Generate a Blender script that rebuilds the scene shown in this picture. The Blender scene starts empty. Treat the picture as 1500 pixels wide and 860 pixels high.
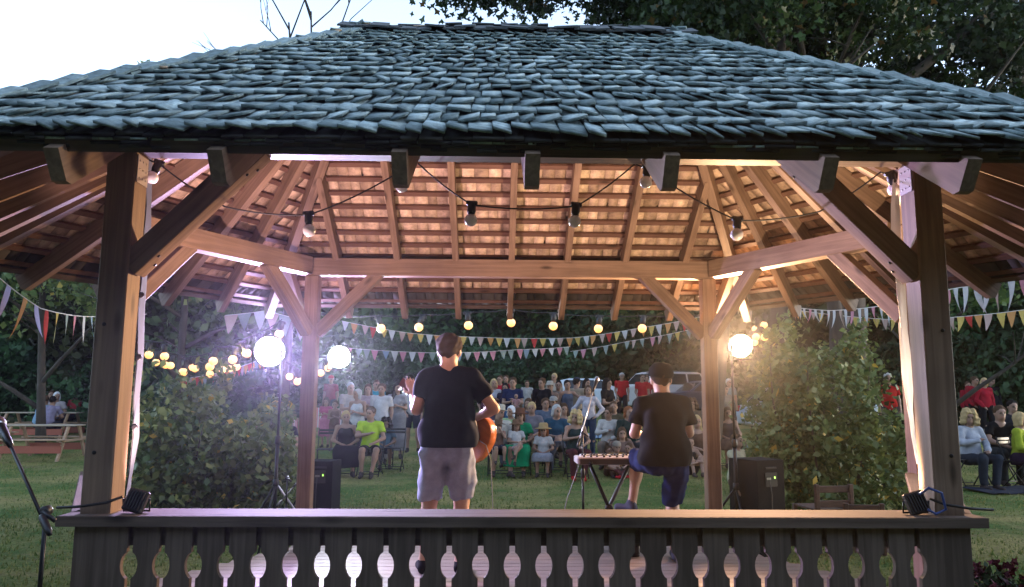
import bpy, bmesh, math, random
import numpy as np
from mathutils import Vector, Matrix
random.seed(7); NR = np.random.RandomState(11)
C = bpy.context.scene.collection
SC = bpy.context.scene
R = math.radians

# ------------------------------------------------------------------ camera
F = 1110.0
PITCH, YAW, ROLL = 0.13411, 0.02173, 0.00555
EYE = 1.60
fw = Vector((math.sin(YAW)*math.cos(PITCH), math.cos(YAW)*math.cos(PITCH), math.sin(PITCH)))
rt0 = Vector((math.cos(YAW), -math.sin(YAW), 0))
up0 = rt0.cross(fw)
rt = rt0*math.cos(ROLL) + up0*math.sin(ROLL)
up = up0*math.cos(ROLL) - rt0*math.sin(ROLL)
cam = bpy.data.objects.new('camera', bpy.data.cameras.new('camera')); C.objects.link(cam)
m = Matrix((( rt.x, up.x, -fw.x, 0), (rt.y, up.y, -fw.y, 0), (rt.z, up.z, -fw.z, EYE), (0, 0, 0, 1)))
cam.matrix_world = m
cam.data.sensor_width = 36; cam.data.lens = 36*F/1500; cam.data.clip_end = 800; cam.data.clip_start = 0.05
SC.camera = cam

def at(px, py, Y):                 # a photograph pixel at world depth Y -> point
    d = fw + rt*((px-750)/F) + up*(-(py-430)/F)
    return Vector((0, 0, EYE)) + d*(Y/d.y)
def proj(P):
    v = Vector(P)-Vector((0, 0, EYE)); D = v.dot(fw)
    return 750+F*v.dot(rt)/D, 430-F*v.dot(up)/D
def xat(px, Y, z):                 # x of pixel column px at depth Y, height z
    py = 600
    for _ in range(4):
        P = at(px, py, Y); py = proj((P.x, Y, z))[1]
    return at(px, py, Y).x

# ------------------------------------------------------------------ world, sun, exposure
w = bpy.data.worlds.new('World'); SC.world = w; w.use_nodes = True
nt = w.node_tree; nt.nodes.clear()
sky = nt.nodes.new('ShaderNodeTexSky'); sky.sky_type = 'NISHITA'; sky.sun_disc = False
SUN_EL, SUN_AZ = 7.0, 90.0        # azimuth measured from +Y towards +X
sky.sun_elevation = R(SUN_EL); sky.sun_rotation = R(SUN_AZ); sky.air_density = 0.8; sky.dust_density = 0.5; sky.ozone_density = 2.5
hs = nt.nodes.new('ShaderNodeHueSaturation'); hs.inputs['Saturation'].default_value = 0.66
bg = nt.nodes.new('ShaderNodeBackground'); bg.inputs['Strength'].default_value = 0.15
wo = nt.nodes.new('ShaderNodeOutputWorld')
nt.links.new(sky.outputs[0], hs.inputs['Color']); nt.links.new(hs.outputs[0], bg.inputs[0]); nt.links.new(bg.outputs[0], wo.inputs[0])
sl = bpy.data.lights.new('sun', 'SUN'); sl.energy = 0.03; sl.angle = R(12); sl.color = (1, .86, .7)
so = bpy.data.objects.new('sun', sl); C.objects.link(so)
sd = Vector((math.sin(R(SUN_AZ))*math.cos(R(8)), math.cos(R(SUN_AZ))*math.cos(R(8)), math.sin(R(8))))
so.rotation_euler = sd.to_track_quat('Z', 'Y').to_euler(); so.location = (0, 0, 20)
SC.view_settings.view_transform = 'Standard'; SC.view_settings.look = 'None'
SC.view_settings.gamma = 1; SC.view_settings.exposure = 2.9
SC.render.engine = 'CYCLES'
SC.cycles.use_denoising = True
SC.cycles.max_bounces = 6; SC.cycles.diffuse_bounces = 2; SC.cycles.glossy_bounces = 2; SC.cycles.transparent_max_bounces = 6
SC.cycles.sample_clamp_indirect = 4

# ------------------------------------------------------------------ materials
MATS = {}
def mat(name, col, rough=.7, metal=0, emit=0, ecol=None, noise=None, spec=None, bump=0, trans=0):
    """noise=(scale, amount, (sx,sy,sz)) : value variation in object space"""
    if name in MATS: return MATS[name]
    M = bpy.data.materials.new(name); M.use_nodes = True
    n = M.node_tree.nodes; l = M.node_tree.links; b = n['Principled BSDF']
    b.inputs['Base Color'].default_value = (*col, 1); b.inputs['Roughness'].default_value = rough; b.inputs['Metallic'].default_value = metal
    if spec is not None: b.inputs['Specular IOR Level'].default_value = spec
    if emit:
        b.inputs['Emission Color'].default_value = (*(ecol or col), 1); b.inputs['Emission Strength'].default_value = emit
    if noise:
        tc = n.new('ShaderNodeTexCoord'); mp = n.new('ShaderNodeMapping'); mp.inputs['Scale'].default_value = noise[2] if len(noise) > 2 else (1, 1, 1)
        nz = n.new('ShaderNodeTexNoise'); nz.inputs['Scale'].default_value = noise[0]; nz.inputs['Detail'].default_value = 5; nz.inputs['Roughness'].default_value = .6
        mr = n.new('ShaderNodeMapRange'); mr.inputs[1].default_value = .3; mr.inputs[2].default_value = .7
        mr.inputs[3].default_value = 1-noise[1]; mr.inputs[4].default_value = 1+noise[1]
        mx = n.new('ShaderNodeVectorMath'); mx.operation = 'SCALE'; mx.inputs[0].default_value = col
        l.new(tc.outputs['Object'], mp.inputs[0]); l.new(mp.outputs[0], nz.inputs[0]); l.new(nz.outputs[0], mr.inputs[0])
        l.new(mr.outputs[0], mx.inputs['Scale']); l.new(mx.outputs[0], b.inputs['Base Color'])
        if bump:
            bp = n.new('ShaderNodeBump'); bp.inputs['Strength'].default_value = bump; bp.inputs['Distance'].default_value = .01
            l.new(nz.outputs[0], bp.inputs['Height']); l.new(bp.outputs[0], b.inputs['Normal'])
    MATS[name] = M; return M

def mat_tint(name, c0, c1, rough=.8, c2=None, noise=0, trans=0, spec=.3, vary=0):
    """colour picked per face from attribute 'tint' (0..1), c2 for the top few percent; soft noise on top"""
    if name in MATS: return MATS[name]
    M = bpy.data.materials.new(name); M.use_nodes = True
    n = M.node_tree.nodes; l = M.node_tree.links; b = n['Principled BSDF']; b.inputs['Roughness'].default_value = rough
    b.inputs['Specular IOR Level'].default_value = spec
    a = n.new('ShaderNodeAttribute'); a.attribute_name = 'tint'
    r = n.new('ShaderNodeValToRGB'); r.color_ramp.elements[0].color = (*c0, 1); r.color_ramp.elements[1].color = (*c1, 1)
    if c2:
        r.color_ramp.elements[1].position = .93; e = r.color_ramp.elements.new(.97); e.color = (*c2, 1)
    l.new(a.outputs['Fac'], r.inputs[0]); out = r.outputs[0]
    if vary:
        oi = n.new('ShaderNodeObjectInfo'); m1 = n.new('ShaderNodeMapRange'); m1.inputs[3].default_value = 1-vary; m1.inputs[4].default_value = 1+vary*1.6
        hh = n.new('ShaderNodeHueSaturation'); m2 = n.new('ShaderNodeMapRange'); m2.inputs[3].default_value = .47; m2.inputs[4].default_value = .54
        l.new(oi.outputs['Random'], m1.inputs[0]); l.new(oi.outputs['Random'], m2.inputs[0]); l.new(m1.outputs[0], hh.inputs['Value']); l.new(m2.outputs[0], hh.inputs['Hue']); l.new(out, hh.inputs['Color']); out = hh.outputs[0]
    if noise:
        tc = n.new('ShaderNodeTexCoord'); nz = n.new('ShaderNodeTexNoise'); nz.inputs['Scale'].default_value = noise; nz.inputs['Detail'].default_value = 6; nz.inputs['Roughness'].default_value = .7
        mr = n.new('ShaderNodeMapRange'); mr.inputs[1].default_value = .3; mr.inputs[2].default_value = .7; mr.inputs[3].default_value = .55; mr.inputs[4].default_value = 1.4
        mx = n.new('ShaderNodeVectorMath'); mx.operation = 'SCALE'
        l.new(tc.outputs['Object'], nz.inputs[0]); l.new(nz.outputs[0], mr.inputs[0]); l.new(out, mx.inputs[0]); l.new(mr.outputs[0], mx.inputs['Scale']); out = mx.outputs[0]
        bp = n.new('ShaderNodeBump'); bp.inputs['Strength'].default_value = .3; bp.inputs['Distance'].default_value = .006
        l.new(nz.outputs[0], bp.inputs['Height']); l.new(bp.outputs[0], b.inputs['Normal'])
    l.new(out, b.inputs['Base Color'])
    if trans:
        t = n.new('ShaderNodeBsdfTranslucent'); ms = n.new('ShaderNodeMixShader'); ms.inputs[0].default_value = trans
        l.new(out, t.inputs[0]); l.new(b.outputs[0], ms.inputs[1]); l.new(t.outputs[0], ms.inputs[2]); l.new(ms.outputs[0], n['Material Output'].inputs[0])
    MATS[name] = M; return M

def wood_mat(name, c0, c1, rough=.6):
    if name in MATS: return MATS[name]
    M = bpy.data.materials.new(name); M.use_nodes = True
    n = M.node_tree.nodes; l = M.node_tree.links; b = n['Principled BSDF']; b.inputs['Roughness'].default_value = rough; b.inputs['Specular IOR Level'].default_value = .25
    tc = n.new('ShaderNodeTexCoord'); oi = n.new('ShaderNodeObjectInfo')
    ad = n.new('ShaderNodeVectorMath'); ad.operation = 'ADD'
    sc = n.new('ShaderNodeVectorMath'); sc.operation = 'SCALE'; sc.inputs[0].default_value = (37, 11, 23)
    l.new(oi.outputs['Random'], sc.inputs['Scale']); l.new(tc.outputs['Object'], ad.inputs[0]); l.new(sc.outputs[0], ad.inputs[1])
    mp = n.new('ShaderNodeMapping'); mp.inputs['Scale'].default_value = (1.2, 28, 28)
    nz = n.new('ShaderNodeTexNoise'); nz.inputs['Scale'].default_value = 1.6; nz.inputs['Detail'].default_value = 5; nz.inputs['Distortion'].default_value = .6
    nb = n.new('ShaderNodeTexNoise'); nb.inputs['Scale'].default_value = 2.2; nb.inputs['Detail'].default_value = 3
    l.new(ad.outputs[0], mp.inputs[0]); l.new(mp.outputs[0], nz.inputs[0]); l.new(ad.outputs[0], nb.inputs[0])
    mm = n.new('ShaderNodeMath'); mm.operation = 'ADD'; l.new(nz.outputs[0], mm.inputs[0]); l.new(nb.outputs[0], mm.inputs[1])
    r = n.new('ShaderNodeValToRGB'); r.color_ramp.elements[0].position = .75; r.color_ramp.elements[0].color = (*c0, 1)
    r.color_ramp.elements[1].position = 1.25; r.color_ramp.elements[1].color = (*c1, 1)
    m2 = n.new('ShaderNodeMath'); m2.operation = 'MULTIPLY'; m2.inputs[1].default_value = 1.0
    r.color_ramp.elements[0].position = .38; r.color_ramp.elements[1].position = .62; m2.inputs[1].default_value = .5
    l.new(mm.outputs[0], m2.inputs[0]); l.new(m2.outputs[0], r.inputs[0])
    # knots: sparse dark spots
    vo = n.new('ShaderNodeTexVoronoi'); vo.inputs['Scale'].default_value = 1.0
    mk = n.new('ShaderNodeMapping'); mk.inputs['Scale'].default_value = (2.2, 7, 7)
    l.new(ad.outputs[0], mk.inputs[0]); l.new(mk.outputs[0], vo.inputs[0])
    kr = n.new('ShaderNodeMapRange'); kr.inputs[1].default_value = .05; kr.inputs[2].default_value = .16; kr.inputs[3].default_value = .35; kr.inputs[4].default_value = 1
    l.new(vo.outputs[0], kr.inputs[0])
    mx = n.new('ShaderNodeVectorMath'); mx.operation = 'SCALE'; l.new(r.outputs[0], mx.inputs[0]); l.new(kr.outputs[0], mx.inputs['Scale'])
    l.new(mx.outputs[0], b.inputs['Base Color'])
    bp = n.new('ShaderNodeBump'); bp.inputs['Strength'].default_value = .25; bp.inputs['Distance'].default_value = .004
    l.new(nz.outputs[0], bp.inputs['Height']); l.new(bp.outputs[0], b.inputs['Normal'])
    MATS[name] = M; return M

WOOD = wood_mat('spruce_timber', (.15, .10, .07), (.27, .185, .13))
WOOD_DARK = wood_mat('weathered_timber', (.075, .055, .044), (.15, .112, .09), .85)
RAILTOP = wood_mat('rail_timber', (.115, .080, .066), (.185, .135, .108), .85)
FLOORW = wood_mat('floor_timber', (.17, .125, .105), (.25, .19, .16), .5)
BATTEN = wood_mat('batten_timber', (.10, .055, .04), (.16, .09, .065), .7)
BLACK = mat('black_plastic', (.012, .012, .014), .45)
BLACKM = mat('black_metal', (.02, .02, .022), .35, .6)
CHROME = mat('steel', (.5, .5, .52), .3, 1)
WHITEB = mat('bulb_glass_white', (.8, .78, .8), .25)
LITB = mat('bulb_lit', (1, .8, .45), .4, emit=.27, ecol=(1, .38, .08))
CABLE = mat('cable_black', (.01, .01, .01), .5)

# ------------------------------------------------------------------ object helpers
def empty(name, loc=(0, 0, 0), rz=0):
    o = bpy.data.objects.new(name, None); C.objects.link(o); o.location = loc; o.rotation_euler = (0, 0, rz); o.empty_display_size = .2
    return o
def tag(o, label=None, cat=None, group=None, kind=None):
    if label: o['label'] = label
    if cat: o['category'] = cat
    if group: o['group'] = group
    if kind: o['kind'] = kind
    return o
def link(name, me, mats, parent=None, loc=None):
    o = bpy.data.objects.new(name, me); C.objects.link(o)
    if mats is not None and len(me.materials) == 0:
        for mm in (mats if isinstance(mats, (list, tuple)) else [mats]): me.materials.append(mm)
    if parent: o.parent = parent
    if loc is not None: o.location = loc
    return o
def pymesh(name, v, f, mats=None, tint=None, mi=None, smooth=False):
    me = bpy.data.meshes.new(name)
    v = np.asarray(v, dtype=np.float32)
    if isinstance(f, np.ndarray) and f.ndim == 2:
        k = f.shape[1]; n = len(f)
        me.vertices.add(len(v)); me.vertices.foreach_set('co', v.ravel())
        me.loops.add(n*k); me.loops.foreach_set('vertex_index', f.astype(np.int32).ravel())
        me.polygons.add(n); me.polygons.foreach_set('loop_start', np.arange(0, n*k, k, dtype=np.int32)); me.polygons.foreach_set('loop_total', np.full(n, k, np.int32))
        me.update(calc_edges=True)
    else:
        me.from_pydata([tuple(map(float, p)) for p in v], [], f)
    if mi is not None: me.polygons.foreach_set('material_index', np.asarray(mi, dtype=np.int32))
    if tint is not None:
        a = me.attributes.new('tint', 'FLOAT', 'FACE'); a.data.foreach_set('value', np.asarray(tint, dtype=np.float32))
    if smooth: me.polygons.foreach_set('use_smooth', np.ones(len(me.polygons), dtype=bool))
    for mm in (mats or []): me.materials.append(mm)
    me.update(); return me

class MB:                                    # mesh builder: boxes, tubes, lathes
    def __init__(s): s.v = []; s.f = []; s.mi = []; s.m = 0; s.sm = []
    def add(s, v, f, sm=False):
        b = len(s.v); s.v += [tuple(p) for p in v]; s.f += [tuple(i+b for i in q) for q in f]; s.mi += [s.m]*len(f); s.sm += [sm]*len(f)
    def box(s, c, d, rot=None, bev=0):
        x, y, z = d[0]/2, d[1]/2, d[2]/2
        if bev:
            b = min(bev, x*.9, y*.9, z*.9); P = []
            bm = bmesh.new(); bmesh.ops.create_cube(bm, size=1)
            for q in bm.verts: q.co = Vector((q.co.x*d[0], q.co.y*d[1], q.co.z*d[2]))
            bmesh.ops.bevel(bm, geom=bm.edges[:], offset=b, segments=1, affect='EDGES')
            bm.verts.ensure_lookup_table(); P = [q.co.copy() for q in bm.verts]; Q = [tuple(k.index for k in q.verts) for q in bm.faces]; bm.free()
        else:
            P = [Vector((i, j, k)) for i in (-x, x) for j in (-y, y) for k in (-z, z)]
            Q = [(0, 1, 3, 2), (4, 6, 7, 5), (0, 4, 5, 1), (2, 3, 7, 6), (0, 2, 6, 4), (1, 5, 7, 3)]
        if rot is not None: P = [rot @ p for p in P]
        s.add([p+Vector(c) for p in P], Q)
    def tube(s, pts, r, n=8, caps=True):
        pts = [Vector(p) for p in pts]; k = len(pts)
        rs = r if isinstance(r, (list, tuple)) else [r]*k
        V = []; prev = None
        for i, p in enumerate(pts):
            t = (pts[min(i+1, k-1)]-pts[max(i-1, 0)]).normalized()
            a = prev if prev is not None and abs(prev.dot(t)) < .95 else (Vector((0, 0, 1)) if abs(t.z) < .9 else Vector((1, 0, 0)))
            u = (a-t*a.dot(t)).normalized(); prev = u; q = t.cross(u)
            for j in range(n):
                an = 2*math.pi*j/n; V.append(p+(u*math.cos(an)+q*math.sin(an))*rs[i])
        Q = [(i*n+j, i*n+(j+1) % n, (i+1)*n+(j+1) % n, (i+1)*n+j) for i in range(k-1) for j in range(n)]
        if caps: Q += [tuple(range(n-1, -1, -1)), tuple((k-1)*n+j for j in range(n))]
        s.add(V, Q, True)
    def lathe(s, prof, n=20, c=(0, 0, 0), rot=None):
        V = []; k = len(prof)
        for (r_, z_) in prof:
            for j in range(n):
                an = 2*math.pi*j/n; p = Vector((r_*math.cos(an), r_*math.sin(an), z_)); V.append((rot @ p if rot is not None else p)+Vector(c))
        Q = [(i*n+j, i*n+(j+1) % n, (i+1)*n+(j+1) % n, (i+1)*n+j) for i in range(k-1) for j in range(n)]
        Q += [tuple(range(n-1, -1, -1)), tuple((k-1)*n+j for j in range(n))]
        s.add(V, Q, True)
    def prism(s, poly, a, b, axes='xz'):     # polygon in plane, extruded along the third axis from a to b
        n = len(poly)
        def P(u, v, w_): return {'xz': (u, w_, v), 'xy': (u, v, w_), 'yz': (w_, u, v)}[axes]
        V = [P(u, v, a) for u, v in poly]+[P(u, v, b) for u, v in poly]
        Q = [tuple(range(n)), tuple(range(2*n-1, n-1, -1))]+[((i+1) % n, i, i+n, (i+1) % n+n) for i in range(n)]
        s.add(V, Q)
    def mesh(s, name, mats):
        me = bpy.data.meshes.new(name); me.from_pydata([tuple(p) for p in s.v], [], s.f)
        me.polygons.foreach_set('material_index', s.mi); me.polygons.foreach_set('use_smooth', s.sm)
        for mm in (mats if isinstance(mats, (list, tuple)) else [mats]): me.materials.append(mm)
        bm = bmesh.new(); bm.from_mesh(me); bmesh.ops.recalc_face_normals(bm, faces=bm.faces); bm.to_mesh(me); bm.free()
        return me
    def obj(s, name, mats, parent=None, loc=None): return link(name, s.mesh(name, mats), None, parent, loc)

def beam(name, p0, p1, wd, ht, m_, parent, off=Vector((0, 0, 0)), upv=(0, 0, 1), bev=.004, cut=None):
    """board with local X along p0->p1, wd across, ht in the up direction; object placed by matrix so that grain follows it"""
    p0 = Vector(p0); p1 = Vector(p1); L = (p1-p0).length; x = (p1-p0).normalized(); u = Vector(upv)
    z = (u-x*u.dot(x)).normalized(); y = z.cross(x)
    b = MB()
    if cut:                                   # (dz) chamfered lower end at p1
        b.prism([(-L/2, -ht/2), (L/2-cut, -ht/2), (L/2, -ht/2+cut*.8), (L/2, ht/2), (-L/2, ht/2)], -wd/2, wd/2, 'xz')
    else: b.box((0, 0, 0), (L, wd, ht), bev=bev)
    o = b.obj(name, m_, parent); c = (p0+p1)/2-off
    o.matrix_local = Matrix(((x.x, y.x, z.x, c.x), (x.y, y.y, z.y, c.y), (x.z, y.z, z.z, c.z), (0, 0, 0, 1)))
    return o
def copy_tree(o, parent=None):
    c = o.copy(); C.objects.link(c)
    if parent: c.parent = parent
    for ch in list(o.children): copy_tree(ch, c)
    return c
def sag(a, b, s, n=12):
    a = Vector(a); b = Vector(b); return [a.lerp(b, i/n)+Vector((0, 0, -s*4*(i/n)*(1-i/n))) for i in range(n+1)]

def gz(y, x=0):                               # lawn height
    t = max(0.0, y-13.0); return .047*(math.sqrt(t*t+4)-2) if t > 0 else 0.0

# ------------------------------------------------------------------ lawn
GX = 0.1455
def make_lawn():
    ys = np.concatenate([np.linspace(-60, 0, 8), np.linspace(1, 60, 60), np.linspace(70, 420, 16)])
    xs = np.concatenate([np.linspace(-400, -40, 10), np.linspace(-36, 36, 73), np.linspace(40, 400, 10)])
    V = []; 
    for y in ys:
        for x in xs:
            h = gz(min(y, 60)) + .02*math.sin(x*.9+y*.5)*math.sin(y*.7-x*.3)*(1 if y > 8 else .3)
            V.append((x, y, h))
    nx = len(xs); f = np.array([(j*nx+i, j*nx+i+1, (j+1)*nx+i+1, (j+1)*nx+i) for j in range(len(ys)-1) for i in range(nx-1)])
    M = bpy.data.materials.new('lawn_turf'); M.use_nodes = True; n = M.node_tree.nodes; l = M.node_tree.links; b = n['Principled BSDF']; b.inputs['Roughness'].default_value = .9
    b.inputs['Specular IOR Level'].default_value = .15
    tc = n.new('ShaderNodeTexCoord'); n1 = n.new('ShaderNodeTexNoise'); n1.inputs['Scale'].default_value = .55; n1.inputs['Detail'].default_value = 6; n1.inputs['Roughness'].default_value = .65
    n2 = n.new('ShaderNodeTexNoise'); n2.inputs['Scale'].default_value = 22; n2.inputs['Detail'].default_value = 6; n2.inputs['Roughness'].default_value = .8
    l.new(tc.outputs['Object'], n1.inputs[0]); l.new(tc.outputs['Object'], n2.inputs[0])
    r1 = n.new('ShaderNodeValToRGB'); e = r1.color_ramp.elements; e[0].position = .42; e[0].color = (.075, .135, .028, 1); e[1].position = .60; e[1].color = (.27, .235, .085, 1)
    l.new(n1.outputs[0], r1.inputs[0])
    n3 = n.new('ShaderNodeTexNoise'); n3.inputs['Scale'].default_value = .9; n3.inputs['Detail'].default_value = 7; n3.inputs['Roughness'].default_value = .75; mp3 = n.new('ShaderNodeMapping'); mp3.inputs['Location'].default_value = (5, 9, 0); mp3.inputs['Scale'].default_value = (.6, 1.6, 1)
    l.new(tc.outputs['Object'], mp3.inputs[0]); l.new(mp3.outputs[0], n3.inputs[0]); r3 = n.new('ShaderNodeMapRange'); r3.inputs[1].default_value = .54; r3.inputs[2].default_value = .68; r3.inputs[4].default_value = .75; l.new(n3.outputs[0], r3.inputs[0])
    m3 = n.new('ShaderNodeMix'); m3.data_type = 'RGBA'; m3.inputs['B'].default_value = (.20, .15, .075, 1); l.new(r3.outputs[0], m3.inputs['Factor']); l.new(r1.outputs[0], m3.inputs['A'])
    mr = n.new('ShaderNodeMapRange'); mr.inputs[1].default_value = .3; mr.inputs[2].default_value = .7; mr.inputs[3].default_value = .35; mr.inputs[4].default_value = 1.7; l.new(n2.outputs[0], mr.inputs[0])
    mx = n.new('ShaderNodeVectorMath'); mx.operation = 'SCALE'; l.new(m3.outputs['Result'], mx.inputs[0]); l.new(mr.outputs[0], mx.inputs['Scale']); l.new(mx.outputs[0], b.inputs['Base Color'])
    bp = n.new('ShaderNodeBump'); bp.inputs['Strength'].default_value = 1; bp.inputs['Distance'].default_value = .05; l.new(n2.outputs[0], bp.inputs['Height']); l.new(bp.outputs[0], b.inputs['Normal'])
    o = link('lawn', pymesh('lawn', V, f, [M], smooth=True), None); tag(o, kind='structure')
    # short tufts that give the turf its roughness
    N = 60000
    y = 4.5+NR.rand(N)**1.3*16; x = (NR.rand(N)-.5)*2*(y*.74+.5)
    keep = ~((np.abs(x-GX) < 2.6) & (y < 7.4)); x = x[keep]; y = y[keep]; N = len(x)
    z = np.array([gz(q) for q in y]); hh = .018+.03*NR.rand(N); a = NR.rand(N)*6.28; wv = .006+.01*NR.rand(N)
    V = np.zeros((N, 3, 3)); dx = np.cos(a)*wv; dy = np.sin(a)*wv
    V[:, 0] = np.stack([x-dx, y-dy, z-.01], 1); V[:, 1] = np.stack([x+dx, y+dy, z-.01], 1); V[:, 2] = np.stack([x+(NR.rand(N)-.5)*.04, y+(NR.rand(N)-.5)*.04, z+hh], 1)
    me = pymesh('grass', V.reshape(-1, 3), np.arange(N*3).reshape(-1, 3), [mat_tint('grass_blades', (.065, .12, .025), (.26, .25, .085), .8, trans=.3)], tint=NR.rand(N))
    tag(link('grass', me, None), 'short mown green grass covering the lawn', 'grass', kind='stuff')

# ------------------------------------------------------------------ gazebo
GX, ZF, W, L = 0.1455, 3.40, 3.667, 3.578
CY = ZF+L/2; FLOOR = .27; PB = 2.69; PT = 2.85; RH = 4.21; HX = 1.13; OV = 2.54
K = (RH-2.54)/OV                     # roof slope
O = Vector((GX, CY, 0))
def P(x, y, z): return Vector((GX+x, CY+y, z))
hexp = [(-W/2, -L/2), (W/2, -L/2), (2.75, 0), (W/2, L/2), (-W/2, L/2), (-2.75, 0)]
eav = [(-2.47, -OV), (2.47, -OV), (4.05, 0), (2.47, OV), (-2.47, OV), (-4.05, 0)]
apex = {0: -HX, 1: HX, 2: HX, 3: HX, 4: -HX, 5: -HX}
def make_gazebo():
    g = empty('gazebo', (GX, CY, 0))
    tag(g, 'open timber bandstand with grey shingle roof, braced posts and a cut-out board railing', 'gazebo')
    pc = .127
    for i, (x, y) in enumerate(hexp):
        beam('post', P(x, y, FLOOR-.2), P(x, y, PB-.002), pc, pc, WOOD, g, O, (0, 1, 0), .006)
    for i in range(6):
        a = Vector((*hexp[i], 0)); b = Vector((*hexp[(i+1) % 6], 0)); d = (b-a).normalized()
        ext = 0.075 if i in (0, 3) else -.09
        a2 = a-d*ext; b2 = b+d*ext
        beam('plate_beam', P(a2.x, a2.y, (PB+PT)/2), P(b2.x, b2.y, (PB+PT)/2), .13, PT-PB, WOOD, g, O)
        bl = .60
        for q, s_, o_ in ((a, 1, i), (b, -1, (i+1) % 6)):
            p0 = q+d*s_*.05; p1 = q+d*s_*bl
            beam('brace', P(p0.x, p0.y, PB-.53), P(p1.x, p1.y, PB+.03), .10, .105, WOOD, g, O)
    for sx in (-1, 1):                        # pairs of screw heads at the feet and heads of the front braces
        for t_ in (.10, .16, .84, .90):
            a_ = Vector((sx*(-W/2+.05), -L/2, PB-.53)).lerp(Vector((sx*(-W/2+.60), -L/2, PB+.03)), t_)
            n_ = Vector((sx*.72, 0, -.70)); q_ = a_+n_*.054+Vector((0, .02 if int(t_*100) % 4 else -.02, 0))
            b = MB(); b.lathe([(.0075, -.004), (.0075, .003), (.004, .0045)], 8, rot=n_.to_track_quat('Z', 'Y').to_matrix()); b.obj('bolt', BLACKM, g, q_)
        for zz_ in (.62, 1.35, 1.9):
            b = MB(); b.lathe([(.009, -.004), (.009, .003), (.005, .005)], 8, rot=Matrix.Rotation(math.pi/2, 3, 'X')); b.obj('bolt', BLACKM, g, (sx*W/2+.02*sx, -L/2-pc/2, zz_))
    # metal plates at the post tops
    for sx in (-1, 1):
        b = MB(); b.box((0, 0, 0), (.004, .10, .13)); 
        for yy in (-.03, 0, .03):
            for zz in (-.04, 0, .04): b.box((-sx*.003, yy, zz), (.003, .008, .008))
        b.obj('bracket_plate', CHROME, g, (sx*(W/2-pc/2-.004), -L/2, PB-.08))
    # rafters: commons on the front and back, fans on the sides
    RT = .145; RW = .055
    def roofz(d): return RH-K*d       # top surface at run d from ridge
    def rafter(x0, y0, x1, y1, d0, d1, wd=RW, cut=.028):
        off = .085+RT/2
        beam('rafter', P(x0, y0, roofz(d0)-off), P(x1, y1, roofz(d1)-off), wd, RT, WOOD, g, O, cut=cut)
    for s_ in (-1, 1):
        for x in ((0, .52, -.52, 1.06, -1.06) if s_ > 0 else (-.50, -.015, .495, 1.08)): rafter(x, s_*.03, x, s_*(OV-.04), .03, OV-.04)
        for x in ((1.62, -1.62, 2.1, -2.1) if s_ > 0 else (-1.16, -1.74, 1.61, 2.1, -2.2)):
            y0 = (abs(x)-HX)/(2.47-HX)*OV
            rafter(x, s_*(y0+.02), x, s_*(OV-.04), y0+.02, OV-.04)
    for k, (x, y) in enumerate(eav):
        ax = apex[k]; rafter(ax+(x-ax)*.02, y*.02, ax+(x-ax)*.985, y*.985, .05, OV*.985, .07)
    for sx in (-1, 1):
        for sy in (-1, 1):
            e0 = Vector((sx*2.47, sy*OV, 0)); e1 = Vector((sx*4.05, 0, 0)); ap = Vector((sx*HX, 0, 0))
            for t in (.2, .4, .6, .8):
                e = e0.lerp(e1, t); q0 = ap.lerp(e, .12); q1 = ap.lerp(e, .985)
                rafter(q0.x, q0.y, q1.x, q1.y, OV*.12, OV*.985)
    beam('ridge_board', P(-HX-.05, 0, RH-.17), P(HX+.05, 0, RH-.17), .04, .16, WOOD, g, O)
    # shingled slopes
    TOP = mat_tint('weathered_shingle', (.15, .20, .20), (.48, .58, .56), .92, noise=26)
    UND = mat_tint('shingle_underside', (.28, .20, .14), (.66, .50, .36), .8, noise=14)
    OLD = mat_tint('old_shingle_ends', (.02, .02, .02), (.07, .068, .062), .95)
    rev = .158; S = math.hypot(OV, RH-2.54); rows = int(S/rev)+1
    for k in range(6):
        A = P(*eav[k], 2.54); B = P(*eav[(k+1) % 6], 2.54); Cc = P(apex[k], 0, RH); D = P(apex[(k+1) % 6], 0, RH)
        nrm = (B-A).cross(Cc-A).normalized(); 
        if nrm.z < 0: nrm = -nrm
        ex = (B-A).normalized(); upd = nrm.cross(ex); 
        if upd.z < 0: upd = -upd
        V = []; Fc = []; T = []; MI = []
        bt = MB()
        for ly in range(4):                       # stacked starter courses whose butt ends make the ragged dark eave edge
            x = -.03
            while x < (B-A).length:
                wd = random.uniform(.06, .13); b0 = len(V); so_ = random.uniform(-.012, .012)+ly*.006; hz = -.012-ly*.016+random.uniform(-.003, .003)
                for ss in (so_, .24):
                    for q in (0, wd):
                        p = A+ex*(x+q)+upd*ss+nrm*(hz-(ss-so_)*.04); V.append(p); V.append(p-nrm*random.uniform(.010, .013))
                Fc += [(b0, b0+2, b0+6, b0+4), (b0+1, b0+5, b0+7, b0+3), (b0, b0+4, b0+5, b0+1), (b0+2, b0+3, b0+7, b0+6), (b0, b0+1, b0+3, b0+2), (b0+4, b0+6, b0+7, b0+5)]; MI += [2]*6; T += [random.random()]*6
                x += wd+random.uniform(.001, .006)
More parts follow.
